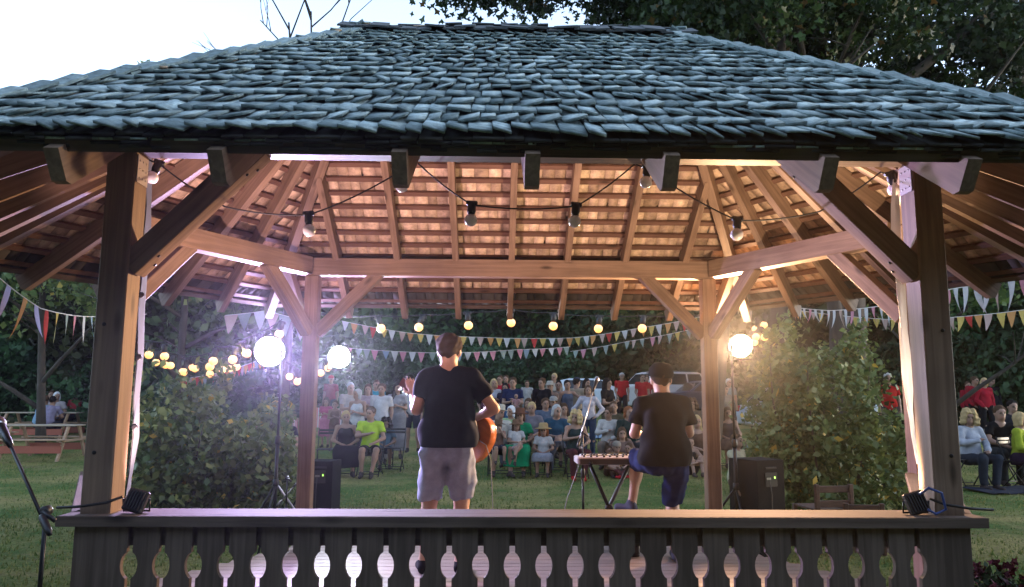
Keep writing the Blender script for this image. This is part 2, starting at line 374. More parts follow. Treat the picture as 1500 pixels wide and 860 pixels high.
        for r_ in range(rows):
            s0 = r_*rev
            t0 = min(1, s0/S); a = A.lerp(Cc, t0); b = B.lerp(D, t0); wl = (b-a).length
            # batten under the shingles
            tb = min(1, (s0+.12)/S); ba = A.lerp(Cc, tb); bb = B.lerp(D, tb)
            if (bb-ba).length > .15:
                c = (ba+bb)/2-nrm*.070-O; rot = Matrix((ex, upd, nrm)).transposed()
                bt.box(c, ((bb-ba).length-.03, .044, .024), rot)
            x = -.03+random.random()*.05; bias = (1 if r_ % 2 else -1)
            while x < wl+.0:
                wd = random.uniform(.05, .10); gap = random.uniform(.001, .006) if random.random() > .03 else .02
                ln = random.uniform(.40, .46) if r_ < rows-3 else .3
                xa = (a-A).dot(ex)+x+wd/2; dl = max((Cc-A).dot(ex), 1e-6); dr = max((B-D).dot(ex), 1e-6); wE = (B-A).length
                ln = max(.07, min(ln, xa/dl*S-s0+.05, (wE-xa)/dr*S-s0+.05, S-s0+.03))
                tw = bias*random.uniform(.002, .011)+random.uniform(-.005, .005); th = random.uniform(.008, .014)
                so_ = random.uniform(-.022, .014); curl = random.uniform(0, .016)**1
                sk = random.uniform(-.02, .02)
                base = a+ex*x
                xs = (0, wd)
                st = ((so_, .016+curl*.8), (so_+min(.12, ln*.4), .010), (so_+ln, -.020 if ln > .3 else -.008))
                b0 = len(V)
                for (ss, hz) in st:
                    for q, xx in enumerate(xs):
                        hh = hz+(tw if q else -tw)*(1 if ss < .1 else .6 if ss < .2 else .1)
                        jt = random.uniform(-.008, .008) if ss < .1 else 0
                        p = base+ex*(xx+sk*ss)+upd*(ss+jt)+nrm*hh
                        V.append(p); V.append(p-nrm*th)
                # per station: 0 top-l,1 bot-l,2 top-r,3 bot-r
                tn = random.random()
                for i in range(2):
                    q = b0+i*4; n_ = q+4
                    Fc += [(q, q+2, n_+2, n_), (q+1, n_+1, n_+3, q+3), (q, n_, n_+1, q+1), (q+2, q+3, n_+3, n_+2)]; MI += [0, i, 0, 0]; T += [tn, tn if i else tn*.2, tn*.4, tn*.4]
                Fc += [(b0, b0+1, b0+3, b0+2), (b0+8, b0+10, b0+11, b0+9)]; MI += [0, 1]; T += [tn*.3, tn]
                x += wd+gap
            # the flat lower layer of the same course, seen from inside
            x = random.uniform(-.04, 0)
            while x < wl:
                wd = random.uniform(.07, .13); gap = .002 if random.random() > .05 else .018
                xa = (a-A).dot(ex)+x+wd/2; ln = max(.05, min(.29, xa/dl*S-s0+.03, (wE-xa)/dr*S-s0+.03, S-s0+.02)); b0 = len(V); tn = random.random()
                for ss, hz in ((.01, -.032), (ln, -.046)):
                    for q in (0, wd):
                        p = a+ex*(x+q)+upd*(ss+random.uniform(-.006, .006))+nrm*hz; V.append(p); V.append(p-nrm*.008)
                Fc += [(b0, b0+2, b0+6, b0+4), (b0+1, b0+5, b0+7, b0+3), (b0, b0+4, b0+5, b0+1), (b0+2, b0+3, b0+7, b0+6), (b0, b0+1, b0+3, b0+2), (b0+4, b0+6, b0+7, b0+5)]; MI += [0, 1, 1, 1, 0, 1]; T += [tn]*6
                x += wd+gap
        Vn = np.array([tuple(v-O) for v in V])
        o = link('roof_shingles', pymesh('roof_shingles', Vn, np.array(Fc), [TOP, UND, OLD], T, MI), None, g)
        bt.obj('battens', BATTEN, g)
        # dark starter board beneath the eave edge
        fa = A-nrm*.060+upd*.04; fb = B-nrm*.060+upd*.04
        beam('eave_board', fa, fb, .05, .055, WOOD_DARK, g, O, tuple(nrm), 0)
    b = MB()
    for i in range(24):
        x0 = -HX-.12+i*(2*HX+.24)/24
        for s_ in (-1, 1):
            b.box((x0+.05+random.uniform(-.02, .02), s_*.075, RH-.002+random.uniform(-.016, .016)), (random.uniform(.11, .17), .20, .012), Matrix.Rotation(-s_*math.atan(K)*.9+random.uniform(-.06, .06), 3, 'X') @ Matrix.Rotation(random.uniform(-.08, .08), 3, 'Y'))
    b.obj('ridge_cap', mat('ridge_wood', (.07, .08, .085), .9, noise=(14, .4)), g)
    # hip caps
    for k in range(6):
        b = MB(); e = P(*eav[k], 2.54); a = P(apex[k], 0, RH); n_ = 22
        d = (e-a).normalized()
        for i in range(n_):
            c = a.lerp(e, (i+.5)/n_)+Vector((0, 0, .012)); side = d.cross(Vector((0, 0, 1))).normalized(); uu = side.cross(d)
            for s_ in (-1, 1):
                rot = Matrix((d, side, uu)).transposed() @ Matrix.Rotation(-s_*.25, 3, 'X') @ Matrix.Rotation(.10+random.uniform(-.05, .05), 3, 'Y')
                b.box(c+side*s_*.05-O, (.22, .10, .012), rot)
        me = b.mesh('hip_cap', [TOP]); at_ = me.attributes.new('tint', 'FLOAT', 'FACE'); at_.data.foreach_set('value', np.repeat(NR.rand(len(me.polygons)//6), 6).astype(np.float32))
        for v_ in [0]: at_.data.foreach_set('value', np.repeat(NR.rand(len(me.polygons)//6)*.35, 6).astype(np.float32))
        link('hip_cap', me, None, g)
    # floor
    b = MB(); sc = 1.04
    hp = [(x*sc, y*sc) for x, y in hexp]
    b.prism(hp, FLOOR-.16, FLOOR-.03, 'xy'); b.obj('floor_frame', WOOD, g)
    nb = 30; y0 = -L/2*sc; pw = L*sc/nb
    for i in range(nb):                       # boards running left-right
        yc = y0+(i+.5)*pw; hw = W/2*sc+(2.75*sc-W/2*sc)*(1-abs(yc)/(L/2*sc))
        beam('floor_board', P(-hw, yc, FLOOR-.0145), P(hw, yc, FLOOR-.0145), pw-.004, .029, FLOORW, g, O, bev=.003)
    # stone footing
    b = MB(); b.prism([(x*1.0, y*1.0) for x, y in hexp], -.1, FLOOR-.162, 'xy'); b.obj('plinth', mat('rubble', (.12, .11, .10), .9, noise=(9, .4), bump=.6), g)
    # railings: front and four sides
    RTz = EYE-.504
    pitch = .1328
    for i in range(6):
        if i in (2, 3, 4): continue
        a = Vector((*hexp[i], 0)); b_ = Vector((*hexp[(i+1) % 6], 0)); d = (b_-a).normalized(); nm = Vector((d.y, -d.x, 0)); Ln = (b_-a).length
        oy = .0
        e0 = .125 if i == 0 else -.03; 
        pa = a-d*e0+nm*.01; pb = b_+d*e0+nm*.01
        beam('rail_top', P(pa.x, pa.y, RTz-.021), P(pb.x, pb.y, RTz-.021), .22, .042, RAILTOP if i else RAILTOP, g, O, bev=.005)
        if i == 0:
            fa = pa+nm*.113; fb = pb+nm*.113
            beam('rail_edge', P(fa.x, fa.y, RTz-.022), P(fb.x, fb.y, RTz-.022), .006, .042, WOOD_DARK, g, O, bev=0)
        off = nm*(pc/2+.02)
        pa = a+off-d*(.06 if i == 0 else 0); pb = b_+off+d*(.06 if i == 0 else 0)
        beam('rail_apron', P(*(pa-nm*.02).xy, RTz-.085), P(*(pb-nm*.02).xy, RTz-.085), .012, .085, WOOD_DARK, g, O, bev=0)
        beam('lower_rail', P(*(pa-nm*.025).xy, FLOOR+.10), P(*(pb-nm*.025).xy, FLOOR+.10), .03, .08, WOOD, g, O)
        # boards with half cut-outs on both edges
        Lb = (pb-pa).length; nh = 26 if i == 0 else int(Lb/pitch)-1
        z0, z1 = FLOOR-.02, RTz-.044; zc = RTz-.203; rx, rz_ = .036, .056; g2 = .012; zn = RTz-.0440
        first = (Lb-(nh-1)*pitch)/2
        def edge(side):                          # profile of a cut edge from bottom to top; x offset from the hole's centre line
            pts = [(g2, z0), (g2, zc-rz_*.93)]
            for q in range(1, 10):
                an = -math.pi/2+math.pi*q/10; pts.append((max(g2, rx*math.cos(an)), zc+rz_*math.sin(an)))
            pts += [(g2, zc+rz_*.93), (g2, z1)]
            return pts
        for q in range(nh+1):
            x0 = 0 if q == 0 else first+(q-1)*pitch; x1 = Lb if q == nh else first+q*pitch
            poly = []
            poly += ([(x0+u, v) for u, v in edge(1)] if q else [(x0, z0), (x0, z1)])
            poly += ([(x1-u, v) for u, v in edge(1)][::-1] if q < nh else [(x1, z1), (x1, z0)])
            bb = MB(); xm = (x0+x1)/2; zm = (z0+z1)/2
            bb.prism([(v-zm, u-xm) for u, v in poly], -.0125, .0125, 'xz')   # local X is up the board, so grain runs upright
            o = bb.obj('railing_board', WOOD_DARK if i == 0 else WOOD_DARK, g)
            c = pa+d*xm; cw = P(c.x, c.y, zm)-O; X = Vector((0, 0, 1)); Z = d; Y = Z.cross(X)
            o.matrix_local = Matrix(((X.x, Y.x, Z.x, cw.x), (X.y, Y.y, Z.y, cw.y), (X.z, Y.z, Z.z, cw.z), (0, 0, 0, 1)))
    return g

# ------------------------------------------------------------------ signed distance people
class SDF:
    def __init__(s, lo, hi, h):
        s.h = h; s.lo = np.array(lo, float); n = np.ceil((np.array(hi)-s.lo)/h).astype(int)+1; s.n = n
        s.F = np.full(n, 9.0, np.float32); s.G = np.full(n, 9.0, np.float32); s.T = np.zeros(n, np.int8)
        s.ax = [s.lo[i]+np.arange(n[i])*h for i in range(3)]
    def _sub(s, lo, hi, m_):
        sl_ = []; 
        for i in range(3):
            a = max(0, int((lo[i]-m_-s.lo[i])/s.h)); b = min(s.n[i], int((hi[i]+m_-s.lo[i])/s.h)+2)
            if b <= a: return None
            sl_.append(slice(a, b))
        return tuple(sl_)
    def put(s, sl_, d, k, t):
        F_ = s.F[sl_]; 
        hh = np.clip(.5+.5*(F_-d)/k, 0, 1); s.F[sl_] = F_*(1-hh)+d*hh-k*hh*(1-hh)
        G_ = s.G[sl_]; mk = d < G_; s.G[sl_] = np.where(mk, d, G_); s.T[sl_] = np.where(mk, t, s.T[sl_])
    def cap(s, a, b, ra, rb, k=.03, t=0, clip=None):
        a = np.array(a, float); b = np.array(b, float); r_ = max(ra, rb)
        sl_ = s._sub(np.minimum(a, b)-r_, np.maximum(a, b)+r_, .08+k)
        if sl_ is None: return s
        X = s.ax[0][sl_[0]][:, None, None]; Y = s.ax[1][sl_[1]][None, :, None]; Z = s.ax[2][sl_[2]][None, None, :]
        ab = b-a; L2 = max(ab @ ab, 1e-9)
        tt = np.clip(((X-a[0])*ab[0]+(Y-a[1])*ab[1]+(Z-a[2])*ab[2])/L2, 0, 1)
        d = np.sqrt((X-a[0]-tt*ab[0])**2+(Y-a[1]-tt*ab[1])**2+(Z-a[2]-tt*ab[2])**2)-(ra+(rb-ra)*tt)
        for c, n_ in (clip or []): d = np.maximum(d, (X-c[0])*n_[0]+(Y-c[1])*n_[1]+(Z-c[2])*n_[2])
        s.put(sl_, d, k, t); return s
    def ell(s, c, r_, k=.03, t=0, clip=None, rot=None):
        c = np.array(c, float); r_ = np.array(r_, float); mr = r_.max()
        sl_ = s._sub(c-mr, c+mr, .08+k)
        if sl_ is None: return s
        X = s.ax[0][sl_[0]][:, None, None]-c[0]; Y = s.ax[1][sl_[1]][None, :, None]-c[1]; Z = s.ax[2][sl_[2]][None, None, :]-c[2]
        if rot is not None:
            Rm = np.array(rot); A_ = X*Rm[0][0]+Y*Rm[1][0]+Z*Rm[2][0]; B_ = X*Rm[0][1]+Y*Rm[1][1]+Z*Rm[2][1]; C_ = X*Rm[0][2]+Y*Rm[1][2]+Z*Rm[2][2]
        else: A_, B_, C_ = X, Y, Z
        k0 = np.sqrt((A_/r_[0])**2+(B_/r_[1])**2+(C_/r_[2])**2); k1 = np.sqrt((A_/r_[0]**2)**2+(B_/r_[1]**2)**2+(C_/r_[2]**2)**2)+1e-9
        d = k0*(k0-1)/k1
        for q, n_ in (clip or []): d = np.maximum(d, (X+c[0]-q[0])*n_[0]+(Y+c[1]-q[1])*n_[1]+(Z+c[2]-q[2])*n_[2])
        s.put(sl_, d, k, t); return s
    def cut(s, c, n_):                         # keep the side where (p-c).n < 0
        X = s.ax[0][:, None, None]; Y = s.ax[1][None, :, None]; Z = s.ax[2][None, None, :]
        s.F = np.maximum(s.F, ((X-c[0])*n_[0]+(Y-c[1])*n_[1]+(Z-c[2])*n_[2]).astype(np.float32)); return s
    def folds(s, amp, fr, seed=0):
        r_ = np.random.RandomState(seed); X = s.ax[0][:, None, None]; Y = s.ax[1][None, :, None]; Z = s.ax[2][None, None, :]
        q = 0
        for i in range(4):
            a = r_.randn(3); a[2] *= .5 if i % 2 else 1.6; a = a/np.linalg.norm(a)*fr*(.6+r_.rand()); q = q+np.sin(a[0]*X+a[1]*Y+a[2]*Z+r_.rand()*6)
        s.F = (s.F+amp*.5*q-amp*.6).astype(np.float32); return s
    def mesh(s, name, mats):
        F_ = s.F; 
        sg = F_ < 0; n = [k-1 for k in F_.shape]
        cnt = np.zeros(n, np.int8)
        for i in (0, 1):
            for j in (0, 1):
                for k in (0, 1): cnt += sg[i:i+n[0], j:j+n[1], k:k+n[2]]
        act = (cnt > 0) & (cnt < 8); ijk = np.argwhere(act)
        idx = np.full(n, -1, np.int64); idx[act] = np.arange(len(ijk))
        acc = np.zeros((len(ijk), 3)); num = np.zeros(len(ijk))
        I, J, K_ = ijk.T
        cor = [(i, j, k) for i in (0, 1) for j in (0, 1) for k in (0, 1)]
        for a in cor:
            for ax_ in range(3):
                if a[ax_] == 0:
                    b = list(a); b[ax_] = 1
                    fa = F_[I+a[0], J+a[1], K_+a[2]]; fb = F_[I+b[0], J+b[1], K_+b[2]]
                    cr = (fa < 0) != (fb < 0); t = np.where(cr, fa/np.where(cr, fa-fb, 1), 0)
                    for c in range(3): acc[:, c] += np.where(cr, a[c]+(t if c == ax_ else 0), 0)
                    num += cr
        V = (ijk+acc/num[:, None])*s.h+s.lo
        Q = []
        for ax_ in range(3):
            o1, o2 = [(1, 2), (2, 0), (0, 1)][ax_]
            sh = list(F_.shape); A_ = [slice(None)]*3; B_ = [slice(None)]*3
            A_[ax_] = slice(0, -1); B_[ax_] = slice(1, None)
            cr = sg[tuple(A_)] != sg[tuple(B_)]; e = np.argwhere(cr)
            ok = (e[:, o1] > 0) & (e[:, o2] > 0) & (e[:, o1] < n[o1]) & (e[:, o2] < n[o2]); e = e[ok]
            inside = sg[e[:, 0], e[:, 1], e[:, 2]]
            def cell(d1, d2):
                q = e.copy(); q[:, o1] -= d1; q[:, o2] -= d2; return idx[q[:, 0], q[:, 1], q[:, 2]]
            q = np.stack([cell(0, 0), cell(1, 0), cell(1, 1), cell(0, 1)], 1)
            q[~inside] = q[~inside][:, ::-1]; Q.append(q)
        Q = np.concatenate(Q)
        # two light smoothing passes
        for _ in range(2):
            S_ = np.zeros_like(V); c_ = np.zeros(len(V))
            for a in range(4):
                np.add.at(S_, Q[:, a], V[Q[:, (a+1) % 4]]); np.add.at(c_, Q[:, a], 1)
            V = V*.5+.5*S_/np.maximum(c_, 1)[:, None]
        mi = None
        if len(mats) > 1:
            c = V[Q].mean(1); g_ = np.clip(np.round((c-s.lo)/s.h).astype(int), 0, np.array(s.n)-1); mi = s.T[g_[:, 0], g_[:, 1], g_[:, 2]]
        return pymesh(name, V, Q, mats, mi=mi, smooth=True)

def lp(a, b, t): return tuple(a[i]+(b[i]-a[i])*t for i in range(3))
def J_stand(var=0):
    j = dict(head=(0, -.02, 1.615), neck=(0, 0, 1.45), chest=(0, 0, 1.27), waist=(0, 0, 1.10), pel=(0, .01, .97),
             shL=(-.175, 0, 1.405), shR=(.175, 0, 1.405), elL=(-.225, .03, 1.13), elR=(.225, .03, 1.13), wrL=(-.225, -.05, .88), wrR=(.225, -.05, .88),
             hiL=(-.09, 0, .93), hiR=(.09, 0, .93), knL=(-.1, -.02, .51), knR=(.1, -.02, .51), anL=(-.1, .02, .09), anR=(.1, .02, .09),
             toL=(-.125, -.14, .035), toR=(.125, -.14, .035), hdL=(0, -.15, -1), hdR=(0, -.15, -1))
    if var == 1:   # arms held in front, hands at the chest (phone, drink, folded)
        j.update(elL=(-.22, -.04, 1.14), elR=(.22, -.04, 1.14), wrL=(-.06, -.24, 1.16), wrR=(.07, -.25, 1.20), hdL=(.8, -.3, .4), hdR=(-.8, -.3, .4))
    if var == 2:   # hands on hips
        j.update(elL=(-.36, .06, 1.15), elR=(.36, .06, 1.15), wrL=(-.19, -.06, 1.0), wrR=(.19, -.06, 1.0), hdL=(.6, -.5, -.4), hdR=(-.6, -.5, -.4))
    if var == 3:   # weight on one leg, one arm raised to hug a neighbour
        j.update(elR=(.30, -.08, 1.30), wrR=(.46, -.16, 1.36), hdR=(.9, -.2, 0), knL=(-.12, -.09, .51), anL=(-.15, -.02, .09), toL=(-.19, -.17, .035))
    return j
def J_sit(var=0):
    j = J_stand(0); D = -.46
    for k in ('head', 'neck', 'chest', 'waist', 'pel', 'shL', 'shR', 'hiL', 'hiR'):
        x, y, z = j[k]; j[k] = (x, y, z+D)
    j.update(knL=(-.13, -.43, .50), knR=(.13, -.43, .50), anL=(-.13, -.40, .09), anR=(.13, -.40, .09), toL=(-.15, -.56, .035), toR=(.15, -.56, .035),
             elL=(-.25, -.06, .70), elR=(.25, -.06, .70), wrL=(-.09, -.27, .63), wrR=(.08, -.30, .62), hdL=(.6, -.7, -.2), hdR=(-.6, -.7, -.2))
    if var == 1:   # legs crossed
        j.update(knR=(.02, -.45, .60), anR=(-.16, -.50, .30), toR=(-.26, -.60, .22), knL=(-.10, -.43, .5), wrL=(.02, -.33, .68), wrR=(.06, -.36, .70))
    if var == 2:   # hands to the mouth / holding something up
        j.update(wrL=(-.03, -.17, 1.03), wrR=(.04, -.17, 1.03), elL=(-.2, -.17, .79), elR=(.2, -.17, .79), hdL=(.3, 0, 1), hdR=(-.3, 0, 1))
    if var == 3:   # leaning forward, forearms on knees
        for k in ('head', 'neck', 'shL', 'shR'):
            x, y, z = j[k]; j[k] = (x, y-.17, z-.05)
        x, y, z = j['chest']; j['chest'] = (x, y-.09, z-.01)
        j.update(elL=(-.24, -.26, .68), elR=(.24, -.26, .68), wrL=(-.06, -.46, .60), wrR=(.06, -.46, .60))
    return j
def J_ground(var=0):
    j = J_stand(0); D = -.83
    for k in ('head', 'neck', 'chest', 'waist', 'pel', 'shL', 'shR', 'hiL', 'hiR'):
        x, y, z = j[k]; j[k] = (x, y, z+D)
    j.update(knL=(-.30, -.28, .30), knR=(.30, -.28, .30), anL=(.06, -.40, .07), anR=(-.06, -.46, .07), toL=(.2, -.43, .05), toR=(-.2, -.50, .05),
             elL=(-.25, -.12, .33), elR=(.25, -.12, .33), wrL=(-.12, -.34, .30), wrR=(.12, -.34, .30), hdL=(.6, -.6, -.2), hdR=(-.6, -.6, -.2))
    if var == 1:   # knees up, arms round them
        j.update(knL=(-.12, -.38, .44), knR=(.12, -.38, .44), anL=(-.11, -.52, .08), anR=(.11, -.52, .08), toL=(-.12, -.68, .035), toR=(.12, -.68, .035),
                 wrL=(.04, -.46, .36), wrR=(-.04, -.48, .33), elL=(-.24, -.22, .42), elR=(.24, -.22, .42), hdL=(1, -.2, -.1), hdR=(-1, -.2, -.1))
    return j
POSES = {'stand': J_stand(0), 'hold': J_stand(1), 'hips': J_stand(2), 'hug': J_stand(3), 'sit': J_sit(0), 'sitx': J_sit(1), 'sitm': J_sit(2), 'sitf': J_sit(3),
         'ground': J_ground(0), 'knees': J_ground(1)}

for k_ in ('sit', 'sitx', 'stand', 'hold'):
    for sf, an in (('L', .45), ('R', -.45)):
        j_ = dict(POSES[k_]); j_['headrot'] = Matrix.Rotation(an, 3, 'Z') @ Matrix.Rotation(.10, 3, 'Y'); 
        x_, y_, z_ = j_['head']; j_['head'] = (x_+(.012 if sf == 'L' else -.012), y_-.015, z_)
        if k_ == 'sit':
            if sf == 'L': j_.update(knL=(-.16, -.42, .50), anL=(-.17, -.30, .09), toL=(-.20, -.46, .035), wrR=(.16, -.30, .60), hdR=(-.1, -1, -.3), elR=(.26, -.02, .70))
            else: j_.update(wrL=(-.03, -.22, .78), hdL=(.9, -.1, .3), elL=(-.24, -.10, .74), anR=(.05, -.46, .09), toR=(.04, -.62, .035))
        if k_ == 'stand': j_.update(knR=(.13, -.08, .51), anR=(.16, -.03, .09), toR=(.21, -.18, .035), wrL=(-.16, -.16, .93), hdL=(.4, -.6, -.5))
        POSES[k_+sf] = j_
def bounds(j, m_=.16):
    a = np.array([v for k, v in j.items() if not k.startswith('hd') and k != 'headrot' and isinstance(v, tuple)]); return a.min(0)-m_, a.max(0)+m_
def hand(s, wr, d, k=.012, sc=1, side=1, curl=.35):
    w_ = np.array(wr, float); d = np.array(d, float); d /= np.linalg.norm(d)
    ref = np.array((0, 0, 1.)) if abs(d[2]) < .8 else np.array((0, -1., 0))
    u = np.cross(d, ref); u /= np.linalg.norm(u); n_ = np.cross(u, d)
    pc = w_+d*.05*sc
    s.cap(w_+d*.01*sc, w_+d*.075*sc, .022*sc, .028*sc, k)
    for q, (o_, ln) in enumerate(((-.030, .060), (-.010, .075), (.010, .080), (.029, .068))):
        b0 = w_+d*.075*sc+u*o_*sc*side; b1 = b0+d*ln*.55*sc-n_*.008*sc; b2 = b1+(d*(1-curl)-n_*curl)*ln*.5*sc
        s.cap(b0, b1, .0095*sc, .0085*sc, .006); s.cap(b1, b2, .0085*sc, .0072*sc, .004)
    t0 = w_+d*.025*sc+u*.028*side*sc; t1 = t0+(d*.6+u*.7*side)*.04*sc; t2 = t1+(d*.9+u*.15*side)*.032*sc
    s.cap(t0, t1, .013*sc, .011*sc, .008); s.cap(t1, t2, .0105*sc, .009*sc, .005)

def body_mesh(j, h, fem=False, headsc=1.0, skin=None, shoe=None, feet=True):
    lo, hi = bounds(j); s = SDF(lo, hi, h); H = j['head']; hs_ = headsc
    hr = j.get('headrot')
    def hp(x, y, z):
        v = Vector((x*hs_, y*hs_, z*hs_)); 
        if hr is not None: v = hr @ v
        return (H[0]+v.x, H[1]+v.y, H[2]+v.z)
    rm = [list(r_) for r_ in hr] if hr is not None else None
    s.ell(hp(0, .012, .02), (.078*hs_, .095*hs_, .100*hs_), .02, 0, rot=rm); s.cap(hp(-.02, .015, .045), hp(.02, .015, .045), .062*hs_, .062*hs_, .02)
    s.ell(hp(0, -.025, -.055), (.055*hs_, .062*hs_, .062*hs_), .03, 0, rot=rm)
    s.cap(hp(0, -.085, .005), hp(0, -.112, -.022), .009*hs_, .014*hs_, .012)          # nose
    s.cap(hp(-.035, -.078, .030), hp(.035, -.078, .030), .014*hs_, .014*hs_, .015)     # brow
    for q in (-1, 1):
        s.ell(hp(q*.080, .012, -.012), (.013*hs_, .022*hs_, .034*hs_), .006)
        s.ell(hp(q*.031, -.079, .004), (.0145*hs_, .012*hs_, .009*hs_), .004, 2)
    s.ell(hp(0, -.083, -.060), (.024*hs_, .010*hs_, .007*hs_), .004, 3)
    nk = j['neck']; s.cap((nk[0], nk[1]+.01, nk[2]-.03), hp(0, .02, -.05), .066, .058, .035)
    sw = .150 if not fem else .132
    ch, wa, pe = j['chest'], j['waist'], j['pel']
    s.ell(ch, (sw, .105, .165), .05); s.ell(wa, (.125 if not fem else .108, .095, .14), .06); s.ell(pe, (.150 if not fem else .158, .115, .125), .05)
    if fem:
        for q in (-1, 1): s.ell((ch[0]+q*.065, ch[1]-.085, ch[2]+.01), (.055, .045, .055), .04)
    for a in 'LR':
        sg = -1 if a == 'L' else 1
        sh, el, wr, hi_, kn, an, to = (j[q+a] for q in ('sh', 'el', 'wr', 'hi', 'kn', 'an', 'to'))
        if fem: sh = (sh[0]*.9, sh[1], sh[2])
        s.cap((nk[0]+sg*.03, nk[1]+.01, nk[2]-.03), sh, .050, .054, .04)
        kf = .86 if fem else 1
        s.cap(sh, el, .053*kf, .040*kf, .03); s.ell(lp(el, wr, .22), (.042*kf,)*3, .04); s.cap(el, wr, .039*kf, .027*kf, .02)
        hand(s, wr, j.get('hd'+a, (0, 0, -1)), side=sg)
        s.cap(hi_, kn, .088, .056, .045); s.cap(kn, an, .054, .036, .02); s.ell(lp(kn, an, .28) if True else an, (.053, .056, .09), .04)
        if feet:
            s.cap((an[0], an[1]+.035, an[2]-.045), to, .036, .034, .02, 1); s.cap(lp(an, to, .1), (an[0], an[1]+.03, an[2]-.04), .040, .04, .02, 1)
    return s.mesh('body', [skin, shoe, MATS['eye'], MATS['lips']])
mat('eye', (.03, .022, .018), .3); mat('lips', (.32, .12, .10), .5)

def top_mesh(j, kind, h, fem=False, m_=None, seed=0, loose=.016):
    lo, hi = bounds(j, .2); s = SDF(lo, hi, h); ch, wa, pe, nk = j['chest'], j['waist'], j['pel'], j['neck']
    sw = .150 if not fem else .134; q = loose
    s.ell((ch[0], ch[1], ch[2]), (sw+q, .105+q, .17+q), .06); s.ell(wa, (.138+q, .108+q, .17), .07); s.ell((pe[0], pe[1], pe[2]+.02), (.158+q, .127+q, .15), .06)
    if loose > .02: s.ell((pe[0], pe[1], pe[2]-.03), (.208, .150, .13), .08); s.ell((wa[0], wa[1], wa[2]-.04), (.175, .132, .13), .08)
    if fem:
        for g_ in (-1, 1): s.ell((ch[0]+g_*.065, ch[1]-.088, ch[2]+.01), (.062, .05, .06), .04)
    for a in 'LR':
        sg = -1 if a == 'L' else 1; sh, el, wr = j['sh'+a], j['el'+a], j['wr'+a]
        if fem: sh = (sh[0]*.9, sh[1], sh[2])
        if kind == 'tank':
            s.cap((nk[0]+sg*.065, nk[1], nk[2]-.05), (nk[0]+sg*.10, nk[1], nk[2]-.12), .032, .05, .03)
            continue
        s.cap((nk[0]+sg*.03, nk[1]+.01, nk[2]-.035), sh, .060, .062, .04)
        t = .60 if kind != 'long' else 1.0
        e = np.array(lp(sh, el, t)); n_ = np.array(el)-np.array(sh); n_ = n_/np.linalg.norm(n_)
        if kind == 'long':
            s.cap(sh, el, .064, .052, .03); s.cap(el, wr, .052, .040, .03)
        else: s.cap(sh, tuple(e+n_*.06), .058, .064, .03, clip=[(tuple(e), tuple(n_))])
    if seed is not None: s.folds(.006, 26, seed)
    if loose > .02: s.folds(.004, 14, seed+2); s.folds(.004, 48, seed+5)
    s.cut((0, 0, pe[2]-(.08 if kind != 'long' else .06)), (0, 0, -1))
    s.cut((nk[0], nk[1]-.02, nk[2]+(.022 if kind != 'tank' else -.03)), (0, -.5, .86))
    return s.mesh('shirt', [m_])
def bottom_mesh(j, kind, h, m_=None, seed=1):
    lo, hi = bounds(j, .2); s = SDF(lo, hi, h); pe = j['pel']
    s.ell(pe, (.160, .128, .13), .05)
    if kind in ('shorts', 'trousers'):
        for a in 'LR':
            hi_, kn, an = j['hi'+a], j['kn'+a], j['an'+a]
            if kind == 'shorts':
                e = np.array(lp(hi_, kn, .82)); n_ = np.array(kn)-np.array(hi_); n_ = n_/np.linalg.norm(n_)
                s.cap(hi_, tuple(e+n_*.07), .104, .084, .04, clip=[(tuple(e), tuple(n_))])
            else:
                s.cap(hi_, kn, .102, .070, .04); s.cap(kn, lp(kn, an, .93), .070, .058, .03)
    else:
        sitting = abs(j['knL'][2]-j['hiL'][2]) < .2
        en = {'skirt': .25, 'dress': .75}[kind]
        for a in 'LR':
            hi_, kn, an = j['hi'+a], j['kn'+a], j['an'+a]
            s.cap(hi_, kn, .12, .105, .14); e = lp(kn, an, en); s.cap(kn, e, .105, .125, .14)
            if en > .25 or not sitting:
                s.cap((0, kn[1], kn[2]), (0, e[1], e[2]), .1, .12, .12)
        s.cap((0, j['hiL'][1], j['hiL'][2]), (0, j['knL'][1], j['knL'][2]), .11, .11, .1)
        lo_z = lp(j['knL'], j['anL'], en)[2]; s.cut((0, 0, lo_z), (0, 0, -1))
    if seed is not None: s.folds(.006, 24, seed)
    s.cut((0, 0, pe[2]+.10), (0, 0, 1))
    return s.mesh('trousers', [m_])
